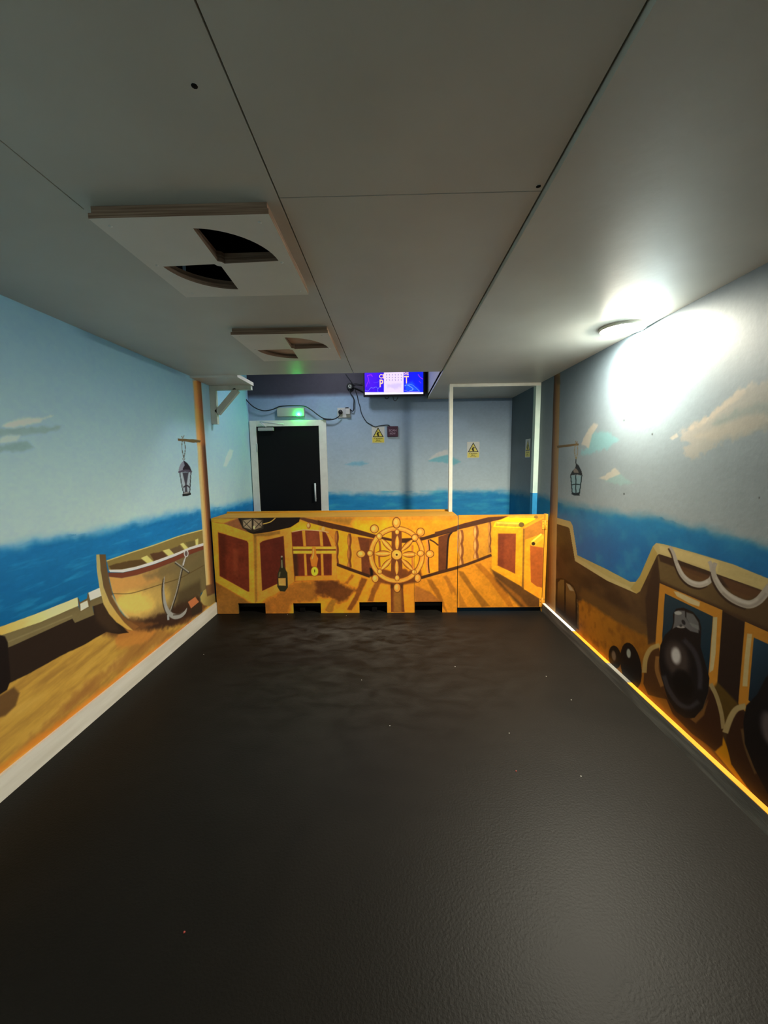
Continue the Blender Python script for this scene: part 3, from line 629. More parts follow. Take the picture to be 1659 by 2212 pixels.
# vent boards on the ceiling
def sector(c, r, a0, a1, n=14):
    rin = .02
    pts = [(c[0]+rin*math.cos(a), c[1]+rin*math.sin(a)) for a in np.linspace(a1, a0, 3)]
    return pts+[(c[0]+r*math.cos(a), c[1]+r*math.sin(a)) for a in np.linspace(a0, a1, n)]
TH = .038
def vent(px4, pc, label, backing):
    z0 = HC-TH
    q = [at(x, y, 'z', z0) for x, y in px4]
    x0 = (q[0][0]+q[3][0])/2; x1 = (q[1][0]+q[2][0])/2; y0 = (q[0][1]+q[1][1])/2; y1 = (q[2][1]+q[3][1])/2
    c = at(pc[0], pc[1], 'z', z0)

    return x0, x1, y0, y1, c
v1 = vent([(186.3, 472), (581.7, 462.4), (665.5, 636), (406, 643)], (474, 570), '', 0)
v2 = vent([(502.6, 723.6), (709, 719), (736, 777), (568, 781)], (631, 754), '', 0)
r1 = float(abs(at(602, 563.5, 'z', HC-TH)[0]-v1[4][0])); r2 = float(abs(at(709.5, 751, 'z', HC-TH)[0]-v2[4][0]))

# ceiling boards: one mesh, boards butted with narrow open joints over dark battens; drop panel on the right
mb = MB(); g = .0022
holes = []
def board(x0, x1, y0, y1): mb.box(x0, x1, y0, y1, HC, HC+.012)
ha = (v1[4][0]-.26, v1[4][0]+.26, v1[4][1]-.26, v1[4][1]+.26)
board(xJ+g, xB-.007, YN-.1, yC-g); board(xJ+g, xB-.007, yC+g*.6, yE)
ym = v1[2]+.02
board(XL-.1, xJ2-g, YN-.1, ym); board(xJ2+g*.6, xJ-g, YN-.1, ym)
for bx in ((XL-.1, ha[0], ym, yE), (ha[1], xJ-g, ym, yE), (ha[0], ha[1], ym, ha[2]), (ha[0], ha[1], ha[3], yE)): board(*bx)
mb.box(xB, XR+.1, YN-.1, DK+.1, HC-.018, HC+.03)            # lowered strip on the right
mb.box(xB, xB+.03, yE-.05, DK, HC, ZT)                      # its upright at the open back part
mb.mi = 1
for x0, x1, y0, y1 in ((XL-.1, ha[0], YN-.1, yE-.002), (ha[1], xB+.2, YN-.1, yE-.002), (ha[0], ha[1], YN-.1, ha[2]), (ha[0], ha[1], ha[3], yE-.002)): mb.box(x0, x1, y0, y1, HC+.0125, HC+.03)
mb.mi = 2
mb.box(XL-.1, XR+.1, YN-.1, DK+.1, ZT, ZT+.05)
mb.mi = 3
mb.box(ha[0]-.02, ha[1]+.02, ha[2]-.02, ha[3]+.02, HC+.27, HC+.28)
for a in ((ha[0]-.02, ha[0]-.01, ha[2], ha[3]), (ha[1]+.01, ha[1]+.02, ha[2], ha[3]), (ha[0], ha[1], ha[2]-.02, ha[2]-.01), (ha[0], ha[1], ha[3]+.01, ha[3]+.02)): mb.box(a[0], a[1], a[2], a[3], HC+.031, HC+.27)
mb.mi = 1
for px_, py_ in ((420, 186), (1163, 403)):
    p_ = at(px_, py_, 'z', HC-.001); mb.lathe([(0, 0), (.007, 0), (.007, .001), (0, .001)], p_, (0, 0, 1), 10)
for f_ in mb.bm.faces:
    if len(f_.verts) == 3 and f_.calc_center_median().z < HC: f_.material_index = 1
c = mb.build('ceiling', [M['ceil'], M['gap'], M['upper'], M['void']]); tag(c, 'grey boarded ceiling with dark joints', kind='structure')

def vent_board(v, r, label, second):
    x0, x1, y0, y1, c = v
    t = thing('vent_board', (c[0], c[1], HC-TH), label, 'vent', 'square vent boards on the ceiling')
    cc = (float(c[0]), float(c[1]))
    hs = [sector(cc, r, -math.pi/2+.06, -.05), sector(cc, r*.97, math.pi/2+.06, math.pi-.05)]
    plate('face_panel', [(x0, y0), (x1, y0), (x1, y1), (x0, y1)], hs, HC-TH, HC-TH+.016, M['ventp'], t, M['ply'])
    e = .006
    plate('spacer_panel', [(x0+e, y0+e), (x1-e, y0+e), (x1-e, y1-e), (x0+e, y1-e)], [sector(cc, r*1.04, -math.pi/2, 0), sector(cc, r*1.02, math.pi/2, math.pi)], HC-TH+.0165, HC-.0005, M['ply'], t)
    if second:
        m = MB(); m.box(cc[0]-r*1.08, cc[0]+r*1.08, cc[1]-r*1.08, cc[1]+r*1.08, HC-.0095, HC-.0012); m.build('backing_panel', M['plydark'], t)
    for i, (sx, sy) in enumerate(((x0+.04, y0+.04), (x1-.04, y0+.04), (x1-.04, (y0+y1)/2), (x0+.04, (y0+y1)/2), (x1-.03, y1-.04), (x0+.05, y1-.04))):
        m = MB(); m.lathe([(0, -.001), (.006, -.001), (.006, .002), (0, .002)], (sx, sy, HC-TH-.0003), (0, 0, 1), 12); m.build('screw', M['frame'], t)
    return t
vent_board(v1, r1, 'large ply vent board with black quarter-circle openings, nearer of two on the ceiling', False)
vent_board(v2, r2, 'farther ply vent board with brown-backed quarter-circle openings, close to where the ceiling ends', True)

# ================================================================ SKIRTING
zb = float(at(235, 1484.5, 'x', XL)[2]); zr = float(at(1450, 1553, 'x', XR)[2])
mb = MB(); mb.box(XL-.01, XL+.014, YN-.02, DB+.012, 0, zb); mb.bm.faces.ensure_lookup_table()
o = mb.build('baseboard_left', M['skirt']); tag(o, 'white skirting board of the left wall', kind='structure')
mb = MB(); mb.box(XR-.028, XR+.01, YN-.02, DB+.012, 0, zr-.003); ysp = float(at(1243, 1362, 'x', XR)[1]); ys1 = float(at(1318, 1432, 'x', XR)[1]); ys2 = float(at(1364, 1476, 'x', XR)[1])
mb.mi = 1; mb.box(XR-.0278, XR+.01, YN-.02, ys2, zr-.003, zr); mb.box(XR-.0278, XR+.01, ys1, ysp, zr-.003, zr); mb.mi = 0; mb.box(XR-.0278, XR+.01, ys2, ys1, zr-.003, zr); mb.mi = 2; mb.box(XR-.0278, XR+.01, ysp, DB+.01, zr-.003, zr)
o = mb.build('baseboard_right', [M['skirt_shaded'], M['orange'], M['frame']]); tag(o, 'scuffed skirting board of the right wall, shade put into its grey, its top edge painted orange', kind='structure')

# ================================================================ BARRIER (painted boarding with box top, and a hinged gate)
xs0 = XL+.016; xsm = float(at(988.5, 1215, 'y', DB)[0]); xg1 = float(at(1174, 1215, 'y', DB)[0]); xp1 = XR-.0015
P = Paint('y', DB, steps((XL, XR, .0031)), steps((0, TB, .0031)), (205, 142, 32))
D = (66, 42, 27)
P.poly([(460, 1108), (1190, 1105), (1190, 1122), (460, 1126)], (176, 126, 44), 3, .8)
P.poly(B5([(-400, 215), (420, 215), (400, 330), (0, 260), (-400, 240)]), (118, 94, 42), 8, .8)
P.poly(B5([(400, 300), (900, 250), (900, 480), (640, 410), (430, 350)]), (222, 158, 34), 6, .8)
# floor of the picture
P.poly(B4([(1100, 600), (1659, 700)])+B5([(620, 950), (900, 980), (1260, 965)])+B6([(0, 905), (300, 815), (640, 690), (700, 800), (1270, 1200), (1350, 1500)])+B4([(0, 1500), (150, 900)]), (190, 132, 36), 1.5)
P.poly(B4([(190, 1000), (400, 1120), (640, 1270), (700, 1300), (900, 1260), (900, 1420), (100, 1450), (100, 1000)]), (104, 80, 34), 4)
P.poly(B4([(800, 1270), (980, 1120), (1170, 1000), (1700, 1000), (1750, 1080), (1480, 1180), (1400, 1260), (1160, 1280), (1100, 1420), (800, 1420)]), (120, 84, 34), 7, .9, rough=5)
P.poly(B5([(-50, 985), (210, 995), (300, 1060), (440, 1110), (360, 1225), (240, 1265), (100, 1205), (-50, 1160)]), (78, 48, 26), 6, .9, rough=5)
for q, c in (([(395, 915), (435, 930), (350, 1040), (315, 1030)], (116, 74, 30)), ([(520, 955), (590, 985), (490, 1200), (400, 1365), (345, 1350), (430, 1190)], (92, 56, 26)), ([(690, 1005), (765, 1020), (705, 1130), (660, 1260), (595, 1250), (640, 1120)], (104, 66, 28)),
             ([(100, 1390), (70, 1360), (150, 1220), (210, 1240), (160, 1390)], (120, 92, 36)), ([(1325, 980), (1390, 985), (1500, 1160), (1580, 1400), (1500, 1280), (1400, 1120)], (128, 84, 30)), ([(1530, 950), (1570, 930), (1680, 1100), (1700, 1200), (1620, 1080)], (146, 96, 32)),
             ([(1180, 1050), (1400, 1160), (1500, 1260), (1500, 1400), (1180, 1260)], (140, 92, 44))):
    P.poly(B5(q), c, 2.2, .85, rough=1.5)
for q, c in (([(235, 880), (290, 885), (420, 1080), (620, 1310), (520, 1325), (400, 1150), (245, 930)], (128, 88, 30)), ([(430, 795), (500, 780), (620, 900), (800, 1080), (910, 1320), (850, 1320), (720, 1150), (600, 980)], (152, 98, 28)), ([(240, 1130), (290, 1230), (340, 1325), (240, 1325)], (150, 102, 34)),
             ([(60, 950), (110, 1000), (160, 1120), (150, 1180), (110, 1090)], (150, 100, 36))):
    P.poly(B6(q), c, 1.8, .85)
P.poly(B6([(630, 850), (1000, 1050), (1230, 1210), (1290, 1330), (1000, 1330), (860, 1180), (700, 1010)]), (84, 58, 30), 4, .9)
P.poly(B6([(700, 960), (1000, 1200), (1100, 1330), (1060, 1330), (900, 1180)]), (160, 104, 34), 3, .6)
# wall behind the banisters, rails and balusters
P.poly(B6([(235, 380), (640, 250), (640, 670), (235, 800)]), (178, 134, 50), 2, .8)
P.poly(B5([(0, 330), (200, 380), (220, 780), (0, 720)]), (128, 92, 44), 4, .6)
P.poly(B5([(470, 455), (645, 480), (625, 940), (520, 900), (512, 680)]), (90, 52, 32), 1.2)
P.poly(B5([(395, 435), (470, 450), (515, 650), (520, 895), (420, 850)]), (172, 126, 42), 2)
P.poly(B5([(1470, 455), (1625, 405), (1595, 500), (1580, 860), (1470, 885)]), (98, 58, 34), .8)
P.poly(B5([(610, 480), (680, 480), (690, 940), (625, 950)]), (104, 62, 30), 2)
P.poly(B5([(660, 850), (1250, 850), (1270, 960), (1200, 1020), (960, 1060), (720, 1020), (640, 950)]), (100, 60, 28), 3)
P.poly(B5([(690, 500), (890, 470), (890, 880), (760, 840), (700, 700)]), (222, 152, 34), 3)
P.poly(B5([(1015, 470), (1210, 500), (1200, 820), (1100, 880), (1020, 780)]), (222, 152, 34), 3)
for q in ([(1640, 392), (1592, 492), (1572, 865)],): P.stroke(B5(q), 22/5.721, (48, 31, 24), .7)
for q, w, c in (([(740, 500), (752, 600), (738, 700), (746, 830)], 26, (122, 76, 40)), ([(1152, 560), (1148, 700), (1154, 860)], 26, (170, 108, 48)), ([(1330, 490), (1345, 600), (1330, 760), (1345, 905)], 30, (186, 128, 70)), ([(1345, 490), (1360, 600), (1346, 760), (1358, 905)], 16, (74, 44, 28)), ([(1360, 488), (1420, 520), (1470, 562)], 18, (66, 42, 28))):
    P.stroke(B5(q), w/5.721, c, .7)
def baluster(F, x, y0, y1, w, light, dark):
    n = 5; L_ = []; R_ = []
    for i in range(n*4+1):
        f = i/(n*4); y = y0+(y1-y0)*f; ww = w*(.55+.45*abs(math.sin(f*math.pi*2.5)))
        L_.append((x-ww, y)); R_.append((x+ww, y))
    P.poly(F(L_+R_[::-1]), dark, .7)
    P.poly(F([(a+w*.15, b) for a, b in L_]+[(a-w*.9, b) for a, b in R_[::-1]]), light, 1.2, .8)
baluster(B5, 215, 380, 785, 26, (150, 104, 54), (92, 56, 30)); baluster(B5, 372, 415, 835, 28, (156, 110, 56), (96, 58, 32))
baluster(B6, 266, 370, 800, 32, (206, 166, 104), (120, 76, 44)); baluster(B6, 448, 315, 725, 34, (216, 176, 112), (122, 76, 44)); baluster(B6, 616, 265, 650, 22, (190, 146, 84), (110, 70, 40))
P.poly(B4([(1150, 213), (1300, 218), (1659, 295), (1659, 362), (1340, 275), (1240, 235)]), (76, 52, 38), 1)
P.poly(B5([(-20, 250), (400, 343), (660, 420), (760, 450), (900, 480), (900, 510), (700, 480), (400, 412), (-20, 308)]), D, 1)
P.poly(B5([(1015, 475), (1130, 470), (1290, 456), (1659, 343), (1700, 330), (1700, 385), (1290, 497), (1100, 530), (1015, 530)]), D, 1)
P.poly(B6([(-60, 395), (0, 383), (300, 288), (600, 213), (845, 198), (760, 238), (500, 302), (250, 362), (-60, 445)]), (78, 48, 32), 1)
P.stroke(B5([(210, 795), (400, 865), (625, 945)]), 38/5.721, (58, 38, 26), 1)
P.stroke(B5([(1255, 962), (1450, 905), (1700, 838)]), 36/5.721, (64, 42, 27), 1); P.stroke(B6([(-40, 905), (300, 808), (640, 680)]), 34/5.721, (74, 48, 30), 1)
P.poly(B5([(620, 840), (660, 840), (665, 930), (630, 945)]), (30, 22, 18), 2)
# treasure chest
O1 = (204, 128, 44)
P.poly(B4([(1140, 400), (1290, 372), (1500, 382), (1590, 400), (1650, 470), (1685, 590), (1692, 640), (1705, 985), (1185, 1008), (1155, 640)]), (86, 40, 26), 1)
P.poly(B4([(1150, 600), (1210, 620), (1230, 940), (1180, 1005)]), (50, 36, 24), 4, .8)
P.poly(B4([(1310, 380), (1480, 385), (1500, 570), (1320, 570)]), (112, 66, 42), 4, .6)
for q in ([(1272, 380), (1310, 378), (1322, 570), (1290, 570)], [(1483, 385), (1522, 395), (1534, 570), (1500, 570)], [(1565, 398), (1610, 420), (1660, 490), (1690, 590), (1640, 580), (1600, 470)], [(1295, 668), (1322, 668), (1337, 935), (1307, 935)], [(1503, 668), (1532, 668), (1542, 935), (1513, 935)], [(1640, 650), (1695, 640), (1706, 990), (1640, 990)]):
    P.poly(B4(q), O1, 1)
P.stroke(B4([(1150, 395), (1290, 370), (1500, 382), (1600, 402)]), 12/5.721, (170, 140, 100), .8)
P.poly(B4([(1158, 575), (1688, 575), (1692, 608), (1162, 610)]), (196, 146, 50), 1); P.poly(B4([(1162, 626), (1692, 626), (1695, 664), (1165, 664)]), (198, 150, 48), 1)
P.stroke(B4([(1160, 617), (1690, 617)]), 9/5.721, (70, 46, 22), .6)
P.poly(B4([(1190, 942), (1705, 930), (1705, 988), (1185, 1003)]), (188, 120, 38), 1.5)
P.poly(B4([(1398, 578), (1440, 582), (1450, 680), (1472, 720), (1452, 832), (1390, 822), (1372, 720), (1395, 670)]), (182, 106, 36), .9)
P.stroke(B4([(1412, 600), (1410, 680), (1395, 730)]), 10/5.721, (222, 162, 90), 1)
P.ell(B4([(1430, 882)])[0], 8.6, 11, (120, 84, 20), .6); P.ell(B4([(1428, 882)])[0], 7.4, 9.8, (212, 178, 50), .7)
P.stroke(B4([(1428, 860), (1430, 895)]), 11/5.721, (60, 44, 14), .5)
P.ell(B4([(1355, 318)])[0], 4.6, 6.6, (120, 80, 44), .8); P.ell(B4([(1350, 314)])[0], 2.8, 4.6, (196, 150, 96), .8); P.ell(B4([(1535, 358)])[0], 3.6, 5.2, (190, 142, 86), .9)
# left cabinet
P.poly(B4([(160, 270), (300, 230), (480, 215), (1250, 215), (1235, 270), (1130, 340), (850, 400), (670, 425)]), (28, 23, 22), 1)
P.poly(B4([(200, 300), (300, 290), (480, 222), (530, 330), (620, 405)]), (104, 74, 46), 1.5)
P.poly(B4([(150, 275), (300, 292), (480, 225), (300, 228), (160, 250)]), (166, 124, 44), 2)
P.poly(B4([(150, 280), (300, 292), (480, 355), (672, 422), (692, 1278), (640, 1260), (185, 1000)]), (176, 130, 42), .8)
P.poly(B4([(235, 400), (400, 448), (590, 505), (610, 535), (622, 1132), (600, 1132), (255, 940)]), (80, 38, 25), 1)
P.poly(B4([(240, 405), (330, 430), (330, 960), (258, 930)]), (50, 24, 18), 5, .5); P.poly(B4([(420, 600), (480, 620), (480, 950), (420, 920)]), (100, 56, 36), 4, .5)
P.poly(B4([(672, 422), (860, 400), (1000, 380), (1130, 338), (1172, 1010), (960, 1150), (692, 1278)]), (158, 122, 46), .8)
P.poly(B4([(672, 422), (712, 440), (720, 1250), (692, 1278)]), (108, 88, 36), 2.5, .9)
P.poly(B4([(750, 535), (790, 505), (1045, 445), (1078, 1000), (960, 1040), (780, 1125)]), (74, 33, 24), 1)
P.poly(B4([(665, 425), (860, 400), (1000, 375), (1000, 420), (860, 445), (690, 450)]), (90, 74, 36), 2.5, .7)
# lantern on the cabinet
P.poly(B4([(515, 235), (655, 212), (795, 240), (798, 355), (665, 402), (535, 350)]), (44, 42, 34), .8)
P.poly(B4([(540, 250), (650, 235), (652, 370), (548, 335)]), (112, 112, 92), .9); P.poly(B4([(672, 235), (780, 252), (778, 335), (674, 372)]), (104, 102, 84), .9)
for q in ([(545, 255), (650, 365)], [(650, 240), (548, 335)], [(672, 240), (778, 335)], [(780, 255), (675, 368)]): P.stroke(B4(q), 8/5.721, (38, 38, 30), .5)
P.stroke(B4([(662, 215), (664, 390)]), 9/5.721, (30, 28, 24), .5); P.ell(B4([(680, 340)])[0], 2.4, 4, (190, 172, 120), 1)
P.stroke(B4([(642, 205), (662, 182), (710, 172), (755, 184), (770, 202)]), 9/5.721, (58, 42, 20), .5)
P.stroke(B4([(788, 298), (880, 272), (945, 222)]), 12/5.721, (170, 140, 70), .7)
# bottle
P.poly(B4([(1005, 820), (1010, 690), (1036, 690), (1046, 820), (1092, 900), (1098, 1080), (1062, 1132), (1000, 1127), (966, 1070), (972, 910)]), (40, 44, 30), .7)
P.poly(B4([(980, 967), (1070, 965), (1072, 1060), (985, 1056)]), (170, 132, 68), .7)
P.stroke(B4([(1022, 740), (1026, 840)]), 14/5.721, (120, 128, 104), 1, .8); P.stroke(B4([(1000, 890), (990, 950)]), 14/5.721, (96, 104, 74), 1.5, .8); P.ell(B4([(1022, 700)])[0], 2, 2, (120, 122, 112), .7)
# right cabinets with charts
P.poly(B6([(1040, 345), (1290, 212), (1290, 420), (1050, 492)]), (162, 112, 44), 1)
P.poly(B6([(655, 330), (1028, 345), (1012, 1072), (640, 852)]), (208, 154, 32), .8)
P.poly(B6([(722, 415), (942, 415), (932, 912), (716, 810)]), (124, 62, 36), .8)
P.poly(B6([(720, 420), (800, 420), (790, 840), (716, 808)]), (100, 46, 30), 4, .5)
P.poly(B6([(1055, 512), (1060, 490), (1250, 420), (1290, 430), (1290, 540), (1270, 1240), (1040, 1102)]), (216, 150, 36), .9)
P.poly(B6([(1115, 560), (1280, 592), (1270, 1085), (1200, 1070), (1125, 1012)]), (154, 84, 36), 1)
P.stroke(B6([(1038, 350), (1034, 700), (1026, 1080)]), 22/5.721, (128, 92, 38), 1)
P.poly(B6([(690, 268), (850, 208), (1215, 205), (1190, 232), (1040, 310), (1000, 345), (660, 332)]), (226, 206, 26), .9)
P.poly(B6([(1025, 345), (1200, 235), (1280, 212), (1290, 225), (1060, 345), (1040, 355)]), (226, 150, 44), 1)
P.stroke(B6([(690, 292), (850, 300), (1005, 306)]), 62/5.721, (158, 146, 48), .9); P.stroke(B6([(700, 280), (850, 286), (985, 292)]), 22/5.721, (208, 198, 84), 1.6, .9); P.ell(B6([(1010, 306)])[0], 6, 5.4, (104, 88, 44), .7)
P.stroke(B6([(850, 208), (1000, 208), (1180, 210)]), 28/5.721, (168, 156, 56), .9); P.ell(B6([(1190, 210)])[0], 4.6, 3.4, (128, 106, 52), .7)
P.stroke(B6([(1155, 542), (1275, 440)]), 56/5.721, (178, 162, 50), .9); P.stroke(B6([(1135, 520), (1255, 420)]), 18/5.721, (226, 214, 96), 1.2); P.ell(B6([(1157, 541)])[0], 5.6, 5.2, (190, 170, 60), .5); P.ell(B6([(1157, 541)])[0], 4, 3.8, (56, 38, 16), .6)
# ship's wheel
P.poly(B5([(895, 340), (1015, 340), (1022, 700), (1030, 1040), (1052, 1385), (885, 1385), (880, 1040), (888, 700)]), (98, 58, 32), 1)
P.poly(B5([(915, 1040), (1010, 1040), (1015, 1385), (920, 1385)]), (124, 90, 40), 3)
P.poly(B5([(880, 1040), (1035, 1040), (1035, 1090), (880, 1090)]), (64, 40, 24), 3, .7)
wc = B5([(955, 677)])[0]
def ring(r0x, r0y, r1x, r1y, col, soft):
    a = np.linspace(0, 2*math.pi, 49)
    P.poly([(wc[0]+r0x*math.cos(t), wc[1]+r0y*math.sin(t)) for t in a]+[(wc[0]+r1x*math.cos(t), wc[1]+r1y*math.sin(t)) for t in a[::-1]], col, soft)
ring(61.2, 62.2, 49.2, 50.8, (112, 68, 30), .6); ring(59.8, 60.8, 51.2, 52.6, (196, 138, 54), .8); ring(57.5, 58.5, 55.5, 56.5, (214, 160, 74), 1)
def spindle(p, q, w):
    p = np.array(p, float); q = np.array(q, float); d = q-p; nn = np.array([-d[1], d[0]])/np.linalg.norm(d)
    for k, c, so in ((1.25, (104, 62, 28), .6), (.85, (190, 134, 52), .8), (.3, (216, 166, 80), 1)):
        L_ = [p+d*f+nn*w*k*math.sin(math.pi*min(1, max(0, f)))**.6/2 for f in np.linspace(0, 1, 9)]
        R_ = [p+d*f-nn*w*k*math.sin(math.pi*f)**.6/2 for f in np.linspace(0, 1, 9)]
        P.poly(B5(L_+R_[::-1]), c, so)
for p, q, w in (((958, 620), (962, 440), 58), ((955, 745), (955, 925), 52), ((890, 662), (680, 665), 66), ((1020, 675), (1205, 672), 66), ((905, 635), (765, 480), 54), ((1012, 628), (1155, 490), 54), ((892, 722), (760, 865), 54), ((1015, 730), (1155, 870), 54)): spindle(p, q, w)
for (cx, cy, rx, ry) in ((960, 395, 30, 36), (740, 448, 38, 40), (1180, 465, 44, 44), (625, 660, 40, 40), (1250, 660, 46, 40), (745, 885, 32, 34), (1170, 890, 32, 32), (960, 965, 32, 40), (952, 282, 52, 72), (680, 357, 55, 55), (1250, 397, 54, 56), (515, 667, 58, 48), (1365, 667, 54, 48), (690, 970, 46, 52), (1215, 965, 44, 56), (960, 1085, 48, 62)):
    c0 = B5([(cx, cy)])[0]; k = 5.721
    P.ell(c0, rx/k, ry/k, (96, 58, 28), .5); P.ell(c0, rx*.82/k, ry*.84/k, (196, 140, 58), .7); P.ell((c0[0]-rx*.15/k, c0[1]-ry*.1/k), rx*.45/k, ry*.5/k, (224, 172, 92), 1.2, .9)
P.ell(wc, 12.4, 12, (104, 64, 28), .5); P.ell(wc, 10.6, 10.2, (202, 156, 66), .7); P.ell(wc, 5, 4.8, (222, 178, 88), 1.5); P.ell(wc, 2.4, 2.3, (80, 48, 22), .6)
P.stroke([(895, 1195), (895, 1325)], .9, (84, 56, 26), .4, .8)
P.grain(.08, 60, 60); P.grain(.10, 14, 14, 5)
# paint lightened towards the left end to offset the lamp light falling off there
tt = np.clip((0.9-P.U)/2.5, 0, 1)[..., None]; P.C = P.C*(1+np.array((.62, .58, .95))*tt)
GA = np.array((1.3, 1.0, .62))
notches = []
for a, b, tp in ((514.5, 573.3, 1303), (633.3, 693, 1303), (776.5, 836.3, 1301), (895.6, 955.6, 1300)):
    notches.append((float(at(a, 1312, 'y', DB)[0]), float(at(b, 1312, 'y', DB)[0]), float(at((a+b)/2, tp, 'y', DB)[2])))

def board_from(name, parent, P, x0, x1, z0, z1, y, th, cut, back_col=(.16, .1, .03)):
    # snap the outline to the painting grid, then give the board its back and edges
    ix = (P.u >= x0) & (P.u <= x1); jz = (P.v >= z0) & (P.v <= z1)
    class Q: pass
    q = Paint.__new__(Paint); q.u = P.u[ix]; q.v = P.v[jz]; q.U, q.V = np.meshgrid(q.u, q.v, indexing='ij'); q.C = P.C[np.ix_(ix, jz)]
    X0, X1, Z0, Z1 = q.u[0], q.u[-1], q.v[0], q.v[-1]
    cs = []
    for a, b, t_ in cut:
        a = q.u[np.argmin(abs(q.u-a))]; b = q.u[np.argmin(abs(q.u-b))]; t_ = q.v[np.argmin(abs(q.v-t_))]; cs.append((a, b, t_))
    keep = (lambda uc, vc: ~np.any([(uc > a) & (uc < b) & (vc < t_) for a, b, t_ in cs], axis=0)) if cs else None
    out = [(X0, Z0)]
    for a, b, t_ in cs: out += [(a, Z0), (a, t_), (b, t_), (b, Z0)]
    out += [(X1, Z0), (X1, Z1), (X0, Z1)]
    eco = []; eq = []
    n = len(out)
    for i in range(n):
        (ax_, az), (bx, bz) = out[i], out[(i+1) % n]; k = len(eco)
        eco += [(ax_, y, az), (bx, y, bz), (bx, y+th, bz), (ax_, y+th, az)]; eq.append((k, k+1, k+2, k+3))
    strips = []; x = X0
    for a, b, t_ in cs: strips += [(x, a, Z0), (a, b, t_)]; x = b
    strips.append((x, X1, Z0))
    for a, b, zz in strips:
        k = len(eco); eco += [(a, y+th, zz), (b, y+th, zz), (b, y+th, Z1), (a, y+th, Z1)]; eq.append((k, k+1, k+2, k+3))
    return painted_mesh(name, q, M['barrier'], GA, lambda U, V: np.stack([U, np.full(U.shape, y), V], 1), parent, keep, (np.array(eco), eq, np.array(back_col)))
yBk = float(at(850, 1103.6, 'z', TB)[1]); xcap = float(at(971, 1104, 'z', TB)[0])
bar = thing('barrier_counter', ((xs0+xsm)/2, DB+.2, 0), 'long boxed barrier painted with a ship wheel, treasure chest and cabinet, notched along its foot', 'barrier')
xseam = float(at(895, 1250, 'y', DB)[0])
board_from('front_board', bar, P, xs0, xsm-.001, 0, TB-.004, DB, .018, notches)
mb = MB(); mb.box(xs0, xsm-.004, DB+.019, yBk, TB-.022, TB-.004, .003); mb.build('top_board', M['capor'], bar)
mb = MB(); mb.box(xs0, xcap, yBk-.02, yBk+.004, TB-.03, TB+.012, .003); mb.build('back_lip', M['capor'], bar)
mb = MB(); mb.box(xsm-.03, xsm-.006, DB+.019, yBk-.021, 0, TB-.023); mb.build('end_board', M['capor'], bar)
mb = MB(); mb.box(xs0, xsm-.031, yBk-.018, yBk-.003, 0, TB-.031); mb.build('back_board', M['void'], bar)
for i in range(3):
    mb = MB(); y_ = DB+.07+i*.15; mb.box(xs0+.02, xsm-.04, y_, y_+.05, .045, .075); mb.build('base_rail', M['black'], bar)
for xx in np.linspace(xs0+.1, xsm-.12, 7):
    mb = MB(); mb.box(xx, xx+.05, DB+.03, yBk-.03, 0, .044); mb.build('floor_bearer', M['void'], bar)
gate = thing('barrier_gate', (xg1, DB, 0), 'hinged gate panel painted with a chart cabinet and banister, right of the ship wheel', 'gate')
zg = float(at(1080, 1312, 'y', DB)[2])
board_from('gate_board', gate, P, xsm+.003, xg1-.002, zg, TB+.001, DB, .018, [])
for z_ in (.88, .10):
    h = MB(); h.box(xg1-.028, xg1+.026, DB-.004, DB-.0005, z_-.045, z_+.045, .001); hh = h.build('hinge', M['orange'], gate)
    kn = MB(); kn.tube([(xg1, DB-.007, z_-.045), (xg1, DB-.007, z_+.045)], .005, 8, False); kn.build('hinge_pin', M['orange'], hh)
    for sx in (-.018, .018):
        for sz in (-.03, 0, .03):
            s_ = MB(); s_.lathe([(0, 0), (.004, 0), (.003, .002), (0, .002)], (xg1+sx, DB-.004, z_+sz), (0, -1, 0), 8); s_.build('screw', M['bolt'], hh)
po = MB(); po.box(xg1+.001, xp1, DB, DB+.045, 0, TB, .002)
tag(po.build('gate_post', M['orange']), 'slim orange post between the gate and the right wall', 'post')
# ================================================================ OPENING FRAME in front of the recess on the right
yF = float(at(1100, 826.5, 'z', HC-.014)[1])
xa, xb_ = float(at(970.6, 950, 'y', yF)[0]), float(at(978, 950, 'y', yF)[0])
xc = float(at(1154.5, 950, 'y', yF)[0]); zh = float(at(1060, 834.5, 'y', yF)[2]); zsea = float(at(1158, 1065, 'y', yF)[2])
sea_trim = mat('trim_sea_paint', (40, 128, 178), .5, .3, noise=.15, nscale=10); sky_trim = mat('trim_pale_blue_paint', (172, 196, 188), .5, .3, col2=(190, 208, 198), nscale=6)
mb = MB(); mb.box(xa, xb_, yF, yF+.07, 0, zh); mb.box(xa, XR-.001, yF, yF+.07, zh, HC-.0145)
mb.mi = 1; mb.box(xc, XR-.001, yF, yF+.07, zsea, zh); mb.mi = 2; mb.box(xc, XR-.001, yF, yF+.07, 0, zsea)
tag(mb.build('trim_1', [M['white'], sky_trim, sea_trim]), 'white timber frame round the recess opening', kind='structure')

